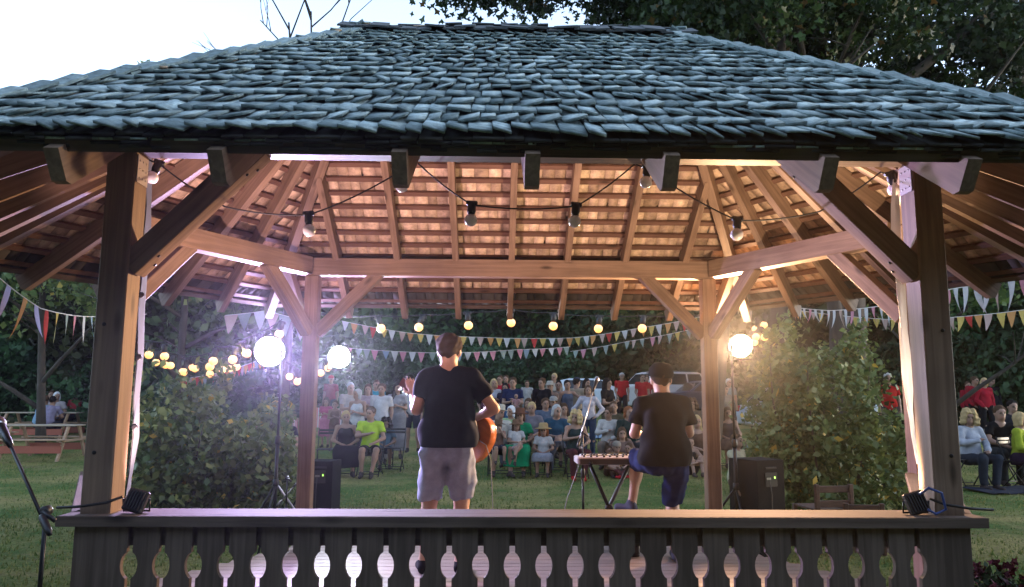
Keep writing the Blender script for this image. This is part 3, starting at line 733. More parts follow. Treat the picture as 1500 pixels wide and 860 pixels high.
def hair_mesh(kind, h=.012, sc=1.0, m_=None):      # relative to the head centre, face towards -Y
    s = SDF((-.2, -.2, -.5), (.2, .26, .24), h)
    cl = [((0, -.052, .03), (0, -.80, -.60))]
    if kind == 'short': s.ell((0, .024, .034), (.084, .098, .102), .01, clip=[((0, -.045, .045), (0, -.75, -.66))])
    elif kind == 'crop':
        s.cap((-.026, .018, .050), (.026, .018, .050), .071, .071, .02, clip=[((0, -.05, .05), (0, -.75, -.66))])
        s.ell((0, .020, .028), (.083, .104, .103), .01, clip=[((0, -.05, .05), (0, -.75, -.66)), ((0, 0, -.055), (0, 0, -1))])
    elif kind == 'bun':
        s.ell((0, .022, .03), (.086, .1, .104), .01, clip=cl); s.ell((0, .11, .085), (.045, .045, .042), .02)
    elif kind == 'long':
        s.ell((0, .022, .030), (.088, .102, .106), .01, clip=cl)
        for q in (-1, 1): s.cap((q*.072, .028, -.02), (q*.095, .0, -.26), .030, .030, .03)
        s.cap((0, .06, 0), (0, .08, -.28), .085, .085, .03)
    elif kind == 'curly':
        s.ell((0, .03, .035), (.115, .11, .115), .01, clip=[((0, -.050, .02), (0, -.9, -.35))])
        for q in (-1, 1): s.ell((q*.095, -.005, -.05), (.045, .055, .08), .03)
        s.folds(.016, 62, 3)
    elif kind == 'bob':
        s.ell((0, .028, .030), (.088, .102, .104), .01, clip=cl)
        for q in (-1, 1): s.cap((q*.074, .025, 0), (q*.080, .022, -.085), .028, .028, .03)
        s.cap((0, .06, -.02), (0, .07, -.09), .06, .05, .03)
    s.folds(.004, 120, 5)
    me = s.mesh('hair', [m_])
    if sc != 1:
        for v in me.vertices: v.co *= sc
    return me
def hat_mesh(kind):
    b = MB()
    if kind == 'sun': b.lathe([(.175, .035), (.178, .042), (.098, .062), (.094, .13), (.070, .158), (.0, .162)], 24)
    elif kind == 'trilby': b.lathe([(.138, .048), (.140, .056), (.092, .060), (.090, .14), (.062, .165), (0, .155)], 24)
    elif kind == 'cap':
        b.lathe([(.093, .045), (.096, .06), (.090, .10), (.062, .135), (0, .147)], 22)
        V = []; n = 9
        for rr in (.085, .17):
            for i in range(n):
                an = -math.pi/2+(i/(n-1)-.5)*1.35; V.append((rr*math.cos(an)*(.82 if rr > .1 else 1), rr*math.sin(an), .055-(.012 if rr > .1 else 0)))
        V += [(x, y, z-.006) for x, y, z in V]
        Q = [(i, i+1, n+i+1, n+i) for i in range(n-1)]+[(2*n+i, 3*n+i, 3*n+i+1, 2*n+i+1) for i in range(n-1)]+[(n+i, n+i+1, 3*n+i+1, 3*n+i) for i in range(n-1)]
        b.add(V, Q)
    elif kind == 'beanie': b.lathe([(.088, .02), (.094, .03), (.092, .09), (.065, .13), (0, .143)], 20)
    return b.mesh('hat', [MATS.get('black_plastic')])

CACHE = {}
def cached(key, fn):
    if key not in CACHE: CACHE[key] = fn()
    return CACHE[key]
def colmat(c, pre='cloth'):
    c = tuple(round(x, 3) for x in c); k = pre+'_%d_%d_%d' % tuple(int(x*999) for x in c)
    if pre == 'skin': return mat(k, c, .55, noise=(18, .08))
    if pre == 'cloth': c = tuple(v*.58 for v in c)
    return mat(k, c, .95, noise=(14, .16), spec=.08)
def slots(o, mats_):
    for i, mm in enumerate(mats_):
        o.material_slots[i].link = 'OBJECT'; o.material_slots[i].material = mm
SK = {'p': (.26, .145, .10), 't': (.20, .11, .075), 'd': (.13, .07, .045)}
HC = {'brown': (.07, .04, .025), 'black': (.015, .012, .012), 'blond': (.42, .30, .15), 'grey': (.35, .34, .33), 'red': (.20, .07, .03), 'white': (.6, .6, .62)}
def person(label, px, Y, pose, top, bot, hair, hat=None, sc=1.0, skin='p', shoe=(.05, .04, .04), rz=0, fem=False, grp=None, z=None, child=False, h=.0135, cat='person'):
    hsh = sum(ord(q_)*(i_+3) for i_, q_ in enumerate(label)) % 97
    if pose in ('sit', 'sitx', 'stand', 'hold') and not child: pose = pose+('', 'L', 'R')[hsh % 3]
    rz = rz+(hsh/97-.5)*.5
    zz = gz(Y) if z is None else z
    o = empty('person', (xat(px, Y, zz+.9*sc), Y, zz), rz); tag(o, label, cat, grp); o.scale = (sc,)*3
    j = POSES[pose]; hs_ = 1.0 if not child else 1.28
    bm_ = cached(('b', pose, fem, child), lambda: body_mesh(j, h, fem, hs_, MATS['eye'], MATS['eye']))
    b = link('body', bm_, None, o); slots(b, [colmat(SK[skin], 'skin'), colmat(shoe, 'shoe'), MATS['eye'], MATS['lips']])
    if top:
        kd, cl_ = top; t = link('shirt', cached(('t', pose, kd, fem), lambda: top_mesh(j, kd, h, fem, MATS['eye'])), None, o); slots(t, [colmat(cl_)])
    if bot:
        kd, cl_ = bot; t = link('trousers' if kd == 'trousers' else kd, cached(('w', pose, kd), lambda: bottom_mesh(j, kd, h, MATS['eye'])), None, o); slots(t, [colmat(cl_)])
    if hair:
        kd, cn = hair; t = link('hair', cached(('h', kd), lambda: hair_mesh(kd, .012, 1, MATS['eye'])), None, o, j['head']); t.scale = (hs_,)*3; t.rotation_euler = j['headrot'].to_euler() if 'headrot' in j else (0, 0, 0); slots(t, [colmat(HC[cn], 'hair')])
    if hat:
        kd, cl_ = hat; t = link('hat', cached(('c', kd), lambda: hat_mesh(kd)), None, o, j['head']); t.scale = (hs_,)*3; t.rotation_euler = j['headrot'].to_euler() if 'headrot' in j else (0, 0, 0); slots(t, [colmat(cl_)])
    return o

# ------------------------------------------------------------------ foliage
def leaf_quads(cen, size, seed=0, up_bias=.4, shape=4):
    r_ = np.random.RandomState(seed); n = len(cen)
    nm = r_.randn(n, 3); nm[:, 2] += up_bias*np.sign(r_.rand(n)-.2); nm /= np.linalg.norm(nm, axis=1)[:, None]
    a = r_.randn(n, 3); u = np.cross(nm, a); u /= np.linalg.norm(u, axis=1)[:, None]; v = np.cross(nm, u)
    s = size*(.6+.8*r_.rand(n))[:, None]
    if shape == 4:
        pts = [(-.5, 0), (0, -.32), (.5, 0), (0, .32)]
    else:                                        # lobed
        pts = [(-.5, 0), (-.18, -.16), (-.08, -.48), (.14, -.20), (.5, -.08), (.5, .08), (.14, .20), (-.08, .48), (-.18, .16)]
    V = np.stack([cen+u*s*p+v*s*q+(nm*s*.12*abs(q)*2) for p, q in pts], 1)
    k = len(pts); return V.reshape(-1, 3), np.arange(n*k).reshape(-1, k)
def clump_points(centres, per, rad, seed=0, flat=.7):
    r_ = np.random.RandomState(seed); c = np.repeat(np.asarray(centres), per, 0); d = r_.randn(len(c), 3)
    d /= np.linalg.norm(d, axis=1)[:, None]; q = rad*r_.rand(len(c), 1)**.45
    rr = np.repeat(.5+r_.rand(len(centres)), per)[:, None]
    return c+d*q*rr*np.array([1, 1, flat])
def ell_centres(n, radii, seed, shell=.5, low=-1):
    r_ = np.random.RandomState(seed); out = []
    lob = r_.randn(9, 3); lob /= np.linalg.norm(lob, axis=1)[:, None]
    while len(out) < n:
        d = r_.randn(3); d /= np.linalg.norm(d)
        if d[2] < low: continue
        g_ = .78+.30*max(0, (lob @ d).max())**6
        out.append(d*np.array(radii)*g_*r_.rand()**(1-shell))
    return np.array(out)
GREEN = mat_tint('leaf_green', (.012, .028, .009), (.085, .125, .032), .6, trans=.22, vary=.65)
GREENB = mat_tint('leaf_blue_green', (.010, .026, .012), (.058, .10, .038), .6, trans=.22, vary=.65)
BUSHG = mat_tint('leaf_bush', (.05, .10, .032), (.20, .235, .075), .5, c2=(.5, .36, .07), trans=.25)
MAPLE = mat_tint('leaf_maple', (.006, .015, .005), (.034, .062, .014), .5, c2=(.12, .07, .02), trans=.25)
BARK = mat('bark', (.045, .035, .028), .95, noise=(6, .4, (1, 1, .3)), bump=.8)
def trunk_obj(root, H_, r0, limbs, seed=0, lean=(0, 0), name='trunk', m_=None, twig=False):
    r_ = random.Random(seed); b = MB(); pts = []; rs = []
    for i in range(7):
        t = i/6; pts.append((lean[0]*t+r_.uniform(-.06, .06)*H_*.1*t, lean[1]*t+r_.uniform(-.06, .06)*H_*.1*t, -.1+H_*t)); rs.append(r0*(1.25 if i == 0 else 1-.72*t))
    b.tube(pts, rs, 9)
    for (t, dx, dy, dz) in limbs:
        q = min(int(t*6), 5); f_ = t*6-q; p = Vector(pts[q]).lerp(Vector(pts[q+1]), f_); e = p+Vector((dx, dy, dz)); rr = r0*(1-.72*t)*.62
        mid = p.lerp(e, .5)+Vector((r_.uniform(-.1, .1), r_.uniform(-.1, .1), r_.uniform(.05, .2)))*e.length*.04
        P_ = [p, p.lerp(mid, .5)+Vector((0, 0, .03)), mid, mid.lerp(e, .55)+Vector((0, 0, .05)), e]
        b.tube(P_, [rr, rr*.85, rr*.62, rr*.4, rr*.15], 7)
        for k in range(3):
            s0 = mid.lerp(e, r_.uniform(0, .7)); s1 = s0+Vector((r_.uniform(-1, 1), r_.uniform(-1, 1), r_.uniform(.1, .9)))*(Vector((dx, dy, dz)).length*.33)
            b.tube([s0, s0.lerp(s1, .5)+Vector((.03, 0, .05)), s1], [rr*.35, rr*.22, rr*.06], 5)
    return b.obj(name, m_ or BARK, root)
def rnd_limbs(n, H_, spread, seed, lo=.35):
    r_ = random.Random(seed); out = []
    for i in range(n):
        a = i*2.4+r_.random(); t = lo+(1-lo)*i/n*.9; s = spread*(1.1-t*.6); out.append((t, math.cos(a)*s, math.sin(a)*s, H_*r_.uniform(.12, .3)))
    return out
def crown_me(name, radii, n, per, rad, leaf, seed, mats_, shape=4, low=-.8, cz=0):
    c = ell_centres(n, radii, seed, .55, low); c[:, 2] += cz; p = clump_points(c, per, rad, seed+1)
    V, Fc = leaf_quads(p, leaf, seed+2, shape=shape)
    r_ = np.random.RandomState(seed+3); base = np.repeat(r_.rand(n)*.6, per); t = np.clip(base+r_.rand(len(p))*.5-.05, 0, .92); 
    t = np.where(r_.rand(len(p)) > .985, 1.0, t)
    return pymesh(name, V, Fc, mats_, tint=t)
TREE_T = {}
def far_tree(px, Y, H_, kind, label, rz=0, wide=1.0, cat='tree'):
    x = xat(px, Y, 2); z = gz(Y)-.1
    if kind not in TREE_T:
        rd = {0: (3.4, 3.4, 5.0), 1: (3.0, 3.0, 6.2), 2: (4.2, 4.2, 4.2)}[kind]
        TREE_T[kind] = (crown_me('crown', rd, 230, 75, .95, .36, 20+kind*7, [GREEN if kind != 1 else GREENB], low=-.9, cz=rd[2]*.98+.3),)
    t = empty('tree', (x, Y, z), rz); tag(t, label, cat, 'trees closing the far side of the lawn')
    s = H_/11.0; t.scale = (s*wide, s*wide, s)
    trunk_obj(t, 8.5, .26, rnd_limbs(7, 8, 2.2, int(px)), int(px)+3)
    link('crown', TREE_T[kind][0], None, t)
    return t

def bush(name, px, Y, wx, dy, zt, n, per, leaf, seed, label, mats_, stems=6, cat='bush', rad=.22, z0=.1, shape=4):
    x = xat(px, Y, 1); o = empty(name, (x, Y, gz(Y)), 0); tag(o, label, cat)
    r_ = np.random.RandomState(seed); c = []
    cols = [(r_.uniform(-wx, wx), r_.uniform(-dy, dy), zt*(.35+.75*r_.rand())) for _ in range(stems*4)]
    for _ in range(n):
        q = cols[r_.randint(len(cols))]; z = z0+(q[2]-z0)*r_.rand()**.85; f_ = 1-.2*(z/zt)**2
        c.append((q[0]*f_+r_.randn()*.06*wx, q[1]*f_+r_.randn()*.07, z))
    c = np.array(c); p = clump_points(c, per, rad, seed+1, 1.0)
    V, Fc = leaf_quads(p, leaf*1.15, seed+2, .3, shape)
    base = np.repeat(r_.rand(n)*.55, per); t = np.clip(base+r_.rand(len(p))*.5-.03, 0, .92); t = np.where(r_.rand(len(p)) > .975, 1.0, t)
    link('foliage', pymesh('foliage', V, Fc, mats_, tint=t), None, o)
    for i in range(stems):
        q = cols[i]; b = MB(); b.tube([(q[0]*.5, q[1]*.5, -.05), (q[0]*.8, q[1]*.8, q[2]*.4), (q[0]*1.02, q[1], q[2]*.75), (q[0]*1.1+.05, q[1], q[2]*1.04)], [.022, .017, .011, .004], 6)
        b.obj('stem', BARK, o)
    return o

# ------------------------------------------------------------------ furniture, instruments, lamps
def bistro_chair():
    o = empty('folding_chair'); b = MB()
    for i in range(6): b.box((0, -.17+i*.068, .455), (.40, .055, .016), bev=.003)
    b.obj('seat', BLACKM, o)
    b = MB()
    for z in (.76, .82): b.box((0, .235, z), (.40, .014, .045), Matrix.Rotation(-.12, 3, 'X'), .003)
    b.obj('backrest', BLACKM, o)
    for s_ in (-1, 1):
        b = MB(); b.tube([(s_*.205, -.22, 0), (s_*.205, .10, .46), (s_*.205, .24, .86)], .011, 6); b.obj('leg', BLACKM, o)
        b = MB(); b.tube([(s_*.185, .22, 0), (s_*.185, -.18, .44)], .011, 6); b.obj('leg', BLACKM, o)
    b = MB(); b.tube([(-.2, -.2, .05), (.2, -.2, .05)], .008, 6); b.obj('stretcher', BLACKM, o); b = MB(); b.tube([(-.18, .2, .06), (.18, .2, .06)], .008, 6); b.obj('stretcher', BLACKM, o)
    return o
CH = None
def chair_at(x, Y, rz=0, z=None, label=None, sc=1):
    global CH
    zz = gz(Y) if z is None else z
    if CH is None: CH = bistro_chair(); c = CH
    else: c = copy_tree(CH)
    c.location = (x, Y, zz); c.rotation_euler = (0, 0, rz); c.scale = (sc,)*3
    tag(c, label, 'chair', 'folding chairs of the audience'); return c

def speaker_box(px, Y, zt, wd, label, lit=True, rz=0, base=.0):
    x = xat(px, Y, .8); o = empty('speaker', (x, Y, gz(Y)), rz); tag(o, label, 'speaker')
    b = MB(); D_ = wd*.95; h_ = zt-gz(Y)
    b.prism([(-wd/2, D_/2), (wd/2, D_/2), (wd/2*.8, -D_/2), (-wd/2*.8, -D_/2)][::-1], base+.02, h_, 'xy')
    b.obj('cabinet', mat('speaker_black', (.008, .009, .011), .8, noise=(90, .3), spec=.1), o)
    b = MB(); b.box((0, -D_/2-.004, h_*.80), (wd*.36, .008, .14), bev=.002); pn = b.obj('amp_panel', BLACK, o)
    b = MB(); b.box((wd*.10, -D_/2-.010, h_*.80+.02), (.012, .004, .022)); b.obj('indicator', mat('green_led', (.3, .8, .1), .4, emit=.5, ecol=(.45, 1, .12)), pn)
    b = MB(); b.box((-wd*.08, -D_/2-.011, h_*.80+.01), (.05, .005, .02)); b.obj('socket', CHROME, pn)
    b = MB(); b.box((0, -D_/2-.006, h_*.92), (.14, .012, .02), bev=.003); b.obj('handle', BLACK, o)
    b = MB(); b.box((0, D_/2+.006, h_*.5), (wd*.9, .012, h_*.88), bev=.004); b.obj('grille', BLACKM, o)
    b = MB(); b.tube([(-wd*.08, -D_/2-.02, h_*.8), (-wd*.08, -D_/2-.05, h_*.65), (-wd*.10, -D_/2-.04, .03)], .005, 6); b.obj('cable', CABLE, o)
    return o
def lamp_stand(px0, py0, px, Y, zl, rad, col, power, label, aim, ecol, estr, xoff, ztri=.68):
    """tripod stand with a round flood lamp aimed at the stage"""
    x = xat(px, Y, zl); xs = x+xoff; g_ = gz(Y); o = empty('stage_light', (xs, Y, g_)); tag(o, label, 'stage light', 'stage lights on tripod stands')
    z = zl-g_
    b = MB(); b.tube([(0, 0, .25), (0, 0, 1.15)], .020, 8); b.tube([(0, 0, 1.1), (0, 0, z+.02)], .013, 8); b.lathe([(.026, 1.08), (.03, 1.10), (.03, 1.15), (.02, 1.17)], 10); b.obj('pole', BLACKM, o)
    for k in range(3):
        a = k*2.094+.5; b = MB(); b.tube([(0, 0, ztri), (math.cos(a)*.48, math.sin(a)*.48, .02)], .012, 6); b.tube([(0, 0, .3), (math.cos(a)*.27, math.sin(a)*.27, ztri*.48)], .007, 5)
        lg = b.obj('leg', CHROME if k == 0 else BLACKM, o)
    b = MB(); b.lathe([(.03, ztri-.03), (.034, ztri), (.03, ztri+.04)], 10); b.obj('collar', BLACK, o)
    b = MB(); b.tube([(0, 0, z), (-xoff, 0, z)] if abs(xoff) > .05 else [(0, 0, z-.04), (0, 0, z)], .012, 6); b.obj('crossbar', BLACKM, o)
    d = (Vector(aim)-Vector((x, Y, zl))).normalized(); rot = d.to_track_quat('Z', 'Y').to_matrix()
    hd = empty('lamp_head', (-xoff, 0, z)); hd.parent = o
    b = MB(); b.lathe([(rad*.5, -.16), (rad*.85, -.12), (rad*1.04, -.02), (rad*1.06, .03), (rad*.99, .03), (rad*.97, -.004)], 24, rot=rot); b.obj('housing', BLACKM, hd)
    b = MB(); b.lathe([(rad*.1, .0), (rad*.96, .0), (rad*.93, .012), (rad*.55, .03), (0.01, .036)], 24, rot=rot); b.obj('lens', mat('lens_'+'_'.join(str(int(c*99)) for c in ecol), (.9, .9, .9), .3, emit=estr, ecol=ecol), hd)
    b = MB(); s_ = rad*1.12
    side = rot @ Vector((1, 0, 0))
    b.tube([side*s_, side*s_*.9+Vector((0, 0, -rad*1.15)), -side*s_*.9+Vector((0, 0, -rad*1.15)), -side*s_], .008, 6); b.obj('yoke', BLACKM, hd)
    L_ = bpy.data.lights.new('lamp_light', 'SPOT'); L_.energy = power; L_.color = col; L_.spot_size = R(104); L_.spot_blend = 1; L_.shadow_soft_size = rad*.9
    lo = bpy.data.objects.new('lamp_light', L_); C.objects.link(lo); lo.parent = hd; lo.location = d*.06; lo.rotation_euler = (-d).to_track_quat('Z', 'Y').to_euler()
    return o

def bulb_parts(lit, sc=1.0):
    k = ('bulb', lit)
    if k not in CACHE:
        b = MB(); r_ = .025
        b.lathe([(.010, -.036)]+[(r_*math.sin(a), -.062-r_*math.cos(a)*1.0) for a in [math.pi-.42-i*(math.pi-.42)/9 for i in range(9)]]+[(.0005, -.087)], 14)
        me = b.mesh('bulb', [LITB if lit else WHITEB]); b = MB(); b.lathe([(.012, .010), (.016, .006), (.017, -.026), (.013, -.040)], 10); b.box((0, 0, .006), (.045, .02, .018), bev=.004); ms = b.mesh('socket', [CABLE])
        CACHE[k] = (me, ms)
    return CACHE[k]
def string_lights(pts, bulbs, lit, label, grp, power=0, sc=1.0, tilt=None):
    """pts: cable polyline; bulbs: positions"""
    o = empty('string_lights', pts[0]); tag(o, label, 'string lights', grp); base = Vector(pts[0])
    P_ = []
    for i in range(len(pts)-1):
        a, b_ = Vector(pts[i]), Vector(pts[i+1]); n = 6; s_ = (b_-a).length*.035
        P_ += [a.lerp(b_, k/n)-Vector((0, 0, 4*s_*(k/n)*(1-k/n)))-base for k in range(n)]
    P_.append(Vector(pts[-1])-base)
    b = MB(); b.tube(P_, .0032*sc, 6); b.obj('cable', CABLE, o)
    mb, ms = bulb_parts(lit)
    for i, q in enumerate(bulbs):
        q = Vector(q); e = link('bulb', mb, None, o, q-base); e.scale = (sc,)*3
        rr = random.Random(i+len(bulbs)); e.rotation_euler = (rr.uniform(-.3, .3), rr.uniform(-.35, .35), 0)
        s_ = link('socket', ms, None, e)
    if power:
        for i, q in enumerate(bulbs):
            if i % 2: continue
            L_ = bpy.data.lights.new('bulb_light', 'POINT'); L_.energy = power; L_.color = (1, .62, .25); L_.shadow_soft_size = .03
            lo = bpy.data.objects.new('bulb_light', L_); C.objects.link(lo); lo.parent = o; lo.location = Vector(q)-base-Vector((0, 0, .11))
    return o
PC = {'w': (.72, .70, .70), 'p': (.75, .30, .38), 'r': (.62, .04, .03), 'y': (.75, .52, .12), 'o': (.75, .34, .10), 'b': (.30, .42, .55), 'l': (.55, .50, .75), 'g': (.35, .42, .38), 'k': (.62, .42, .36)}
def bunting(pts, n, seq, wd, ht, label, s_=.03, long=False, seed=0, taper=1.0):
    r_ = random.Random(seed); o = empty('bunting', pts[0]); tag(o, label, 'bunting', 'strings of pennants'); base = Vector(pts[0])
    pl = [Vector(p) for p in pts]; seg = []
    for i in range(len(pl)-1):
        k = 8; a, b_ = pl[i], pl[i+1]; q = (b_-a).length*s_
        seg += [a.lerp(b_, j/k)-Vector((0, 0, 4*q*(j/k)*(1-j/k))) for j in range(k)]
    seg.append(pl[-1]); b = MB(); b.tube([p-base for p in seg], .005, 5); b.obj('cord', mat('cord_white', (.6, .55, .5), .8), o)
    ln = [0]
    for i in range(1, len(seg)): ln.append(ln[-1]+(seg[i]-seg[i-1]).length)
    def pt(s):
        for i in range(1, len(ln)):
            if s <= ln[i]: return seg[i-1].lerp(seg[i], (s-ln[i-1])/(ln[i]-ln[i-1]))
        return seg[-1]
    for i in range(n):
        s0 = ln[-1]*(i+.5+r_.uniform(-.14, .14))/n; c = pt(s0); a = pt(s0-wd/2); e = pt(s0+wd/2); d = (e-a).normalized(); nrm = Vector((d.y, -d.x, 0)).normalized()
        tf = taper+(1-taper)*i/n; wd_, ht_ = wd, ht; wd, ht = wd*tf, ht*tf
        V = []; K_ = 6; cv = r_.uniform(-.6, .6); tw = r_.uniform(-.6, .6) if long else r_.uniform(-.35, .35); hh = ht*r_.uniform(.84, 1.12)
        for k in range(K_+1):
            t = k/K_; hw = wd/2*((1-t)**.8 if not long else (1-t)**1.0*(.85+.25*math.sin(3*t)))
            an = tw*t; dd = d*math.cos(an)+nrm*math.sin(an); off = nrm*(cv*hh*t*t*.5)+d*(cv*.12*hh*math.sin(t*4) if long else 0)
            for q in (-1, 1): V.append(c-base+dd*q*hw+off+Vector((0, 0, -hh*t)))
        wd, ht = wd_, ht_
        n_ = len(V); V += [v+nrm*.002 for v in V]
        Q = [(2*k, 2*k+1, 2*k+3, 2*k+2) for k in range(K_)]+[(n_+2*k, n_+2*k+2, n_+2*k+3, n_+2*k+1) for k in range(K_)]
        c_ = tuple(v*.6 for v in PC[seq[i % len(seq)]]); link('pennant', pymesh('pennant', V, Q, [mat('pennant_'+seq[i % len(seq)], c_, .8, noise=(20, .08))]), None, o)
    return o
def mic_stand(x, Y, z0, h_, boom0, boom1, label, legs=True, tri=.55):
    o = empty('microphone_stand', (x, Y, z0)); tag(o, label, 'microphone stand')
    b = MB(); b.tube([(0, 0, .1), (0, 0, h_*.62)], .012, 8); b.tube([(0, 0, h_*.6), (0, 0, h_)], .008, 8); b.obj('pole', BLACKM, o)
    b = MB(); b.lathe([(.016, h_*.60), (.020, h_*.61), (.020, h_*.66), (.014, h_*.68)], 10); b.obj('height_clutch', BLACK, o)
    if legs:
        for k in range(3):
            a = k*2.094+.9; b = MB(); b.tube([(0, 0, .14), (math.cos(a)*.3, math.sin(a)*.3, .012)], .009, 6); b.obj('leg', BLACKM, o)
    b0 = Vector(boom0)-Vector((x, Y, z0)); b1 = Vector(boom1)-Vector((x, Y, z0)); d = (b1-b0).normalized()
    b = MB(); b.tube([b0, b1], .0065, 8); b.obj('boom', CHROME if z0 > .1 else BLACKM, o)
    b = MB(); b.tube([b0, b0+d*.02, b0+d*.09, b0+d*.10], [.008, .013, .013, .008], 10); b.obj('counterweight', BLACK, o)
    b = MB(); b.lathe([(.013, -.02), (.018, -.013), (.018, .013), (.013, .02)], 12, c=(0, 0, h_), rot=Matrix.Rotation(math.pi/2, 3, 'X')); b.tube([(0, -.02, h_), (.05, -.03, h_-.03)], .009, 6); b.obj('boom_clamp', BLACK, o)
    rot = (d+Vector((0, 0, -.1))).to_track_quat('Z', 'Y').to_matrix()
    b = MB(); b.lathe([(.010, -.02), (.013, .02), (.020, .13)], 12, c=b1, rot=rot); mk = b.obj('microphone', BLACKM, o)
    b = MB(); b.lathe([(.020, .13), (.026, .145), (.026, .17), (.018, .19), (0.001, .195)], 12, c=b1, rot=rot); b.obj('grille', CHROME, mk)
    return o
def car(px, Y, rz, col, label, Lc=4.4, H_=1.5, suv=False, tail=False):
    x = xat(px, Y, gz(Y)+.7); o = empty('parked_car', (x, Y, gz(Y)), rz); tag(o, label, 'car', 'cars parked behind the audience')
    wd = 1.78; s = Lc/4.4; Z = H_/1.5; paint = mat('paint_%d_%d_%d' % tuple(int(c*99) for c in col), col, .3, 0)
    lo = [(-2.2, .38), (-2.18, .78), (-2.05, .92), (-1.2, 1.0), (1.75 if not suv else 2.0, .98), (2.12, .88), (2.2, .6), (2.16, .34), (1.75, .26), (-1.8, .26)]
    b = MB(); b.prism([(u*s, v*Z) for u, v in lo], -wd/2, wd/2, 'xz')
    top = [(-1.15, .98), (-.45, 1.42), (-.1, 1.5), (1.0, 1.5), (1.35, 1.42), (1.85, .98)] if not suv else [(-1.1, .98), (-.6, 1.44), (-.3, 1.5), (1.6, 1.5), (1.85, 1.42), (2.05, .96)]
    T_ = [(u*s, v*Z) for u, v in top]; n = len(T_)
    V = [(u, (-wd/2+.02)+(.16*(v-.98*Z)/(.5*Z)), v) for u, v in T_]+[(u, (wd/2-.02)-(.16*(v-.98*Z)/(.5*Z)), v) for u, v in T_]
    b.add(V, [tuple(range(n)), tuple(range(2*n-1, n-1, -1))]+[(i, i+n, (i+1) % n+n, (i+1) % n) for i in range(n)])
    me = b.mesh('body', [paint]); ob = link('body', me, None, o)
    bv = ob.modifiers.new('b', 'BEVEL'); bv.width = .04; bv.segments = 2; bv.limit_method = 'ANGLE'
    GL = mat('car_glass', (.02, .025, .03), .06)
    for sy in (-1, 1):
        for (u0, u1, u2, u3) in (((-.92, .1, .1, -.38),) + (((.18, 1.12, 1.12, .18),) if not suv else ((.18, .98, .98, .18), (1.06, 1.85, 1.68, 1.06)))):
            zz = (1.03*Z, 1.03*Z, 1.42*Z, 1.42*Z); P_ = []
            for u, v in zip((u0*s, u1*s, u2*s, u3*s), zz): P_.append((u, sy*(wd/2-.02-.16*(v-.98*Z)/(.5*Z)+.006), v))
            b = MB(); P2 = [(p[0], p[1]-sy*.02, p[2]) for p in P_]; b.add(P_+P2, [(0, 1, 2, 3), (7, 6, 5, 4)]+[(i, i+4, (i+1) % 4+4, (i+1) % 4) for i in range(4)]); b.obj('side_window', GL, o)
    ws = [(T_[0], T_[1]), (T_[-1], T_[-2])]
    for (p, q), sx in zip(ws, (-1, 1)):
        a = lp((p[0], 0, p[1]), (q[0], 0, q[1]), .12); e = lp((p[0], 0, p[1]), (q[0], 0, q[1]), .92)
        V = []
        for w_, (u, _, v) in ((.74, a), (.62, e)): V += [(u+sx*.012, -w_, v+.006), (u+sx*.012, w_, v+.006)]
        V += [(x_-sx*.02, y_, z_-.01) for x_, y_, z_ in V]
        b = MB(); b.add(V, [(0, 1, 3, 2), (4, 6, 7, 5), (0, 4, 5, 1), (2, 3, 7, 6), (0, 2, 6, 4), (1, 5, 7, 3)]); b.obj('windscreen', GL, o)
    for sx in (-1.38*s, 1.36*s):
        for sy in (-1, 1):
            rot = Matrix.Rotation(math.pi/2, 3, 'X'); b = MB(); b.lathe([(.22, -.10), (.315, -.10), (.325, -.06), (.325, .06), (.315, .10), (.22, .10)], 22, c=(sx, sy*(wd/2-.08), .325), rot=rot); wo_ = b.obj('wheel', mat('tyre', (.015, .015, .015), .9), o)
            b = MB(); b.lathe([(.0, -.105), (.21, -.103), (.22, -.09), (.22, .09), (.21, .103), (.0, .105)], 14, c=(sx, sy*(wd/2-.08), .325), rot=rot); b.obj('rim', mat('alloy', (.35, .35, .36), .35, .8), wo_)
    for sy in (-1, 1):
        b = MB(); b.box((-2.14*s, sy*.66, .74*Z), (.10, .34, .13), bev=.03); b.obj('headlight', mat('headlamp_glass', (.7, .7, .72), .15), o)
        b = MB(); b.box((2.13*s, sy*.70, .80*Z), (.12, .22, .2), bev=.03); b.obj('tail_light', mat('tail_lamp', (.35, .01, .01), .25), o)
    b = MB(); b.box((-2.2*s, 0, .52*Z), (.03, .9, .16), bev=.01); b.obj('radiator_grille', BLACK, o)
    b = MB(); b.box((-2.205*s, 0, .42*Z), (.02, .5, .10)); b.obj('number_plate', mat('plate_white', (.6, .6, .6), .5), o)
    return o

# ================================================================== BUILD
make_lawn()
make_gazebo()

# side curtains hanging at the front posts
def curtain(name, pl, Y, dY, colr, label, eyes=()):
    """pl: (px_left, px_right, py) rows from top to bottom; the cloth recedes by dY along its width"""
    o = empty(name, at(pl[0][0], pl[0][2], Y)); tag(o, label, 'curtain'); base = o.location
    V = []
    for a, b_, y in pl:
        p = at(a, y, Y); q = at(b_, y, Y+dY)
        for k in range(5):
            t = k/4; V.append(p.lerp(q, t)-base+Vector((0, math.sin(y*.05+k*2)*.012, 0)))
    n = len(V); V += [v+Vector((.004, .004, 0)) for v in V]; R_ = len(pl)
    Q = [(i*5+k, i*5+k+1, (i+1)*5+k+1, (i+1)*5+k) for i in range(R_-1) for k in range(4)]; Q += [tuple(n+i for i in q[::-1]) for q in Q]
    link('cloth', pymesh('cloth', V, Q, [colr], smooth=True), None, o)
    for (x, y) in eyes:
        b = MB(); b.lathe([(.006, -.003), (.014, -.003), (.014, .003), (.006, .003)], 12, rot=Matrix.Rotation(math.pi/2, 3, 'X')); b.obj('eyelet', BLACKM, o, at(x, y, Y-.012)-base)
    return o
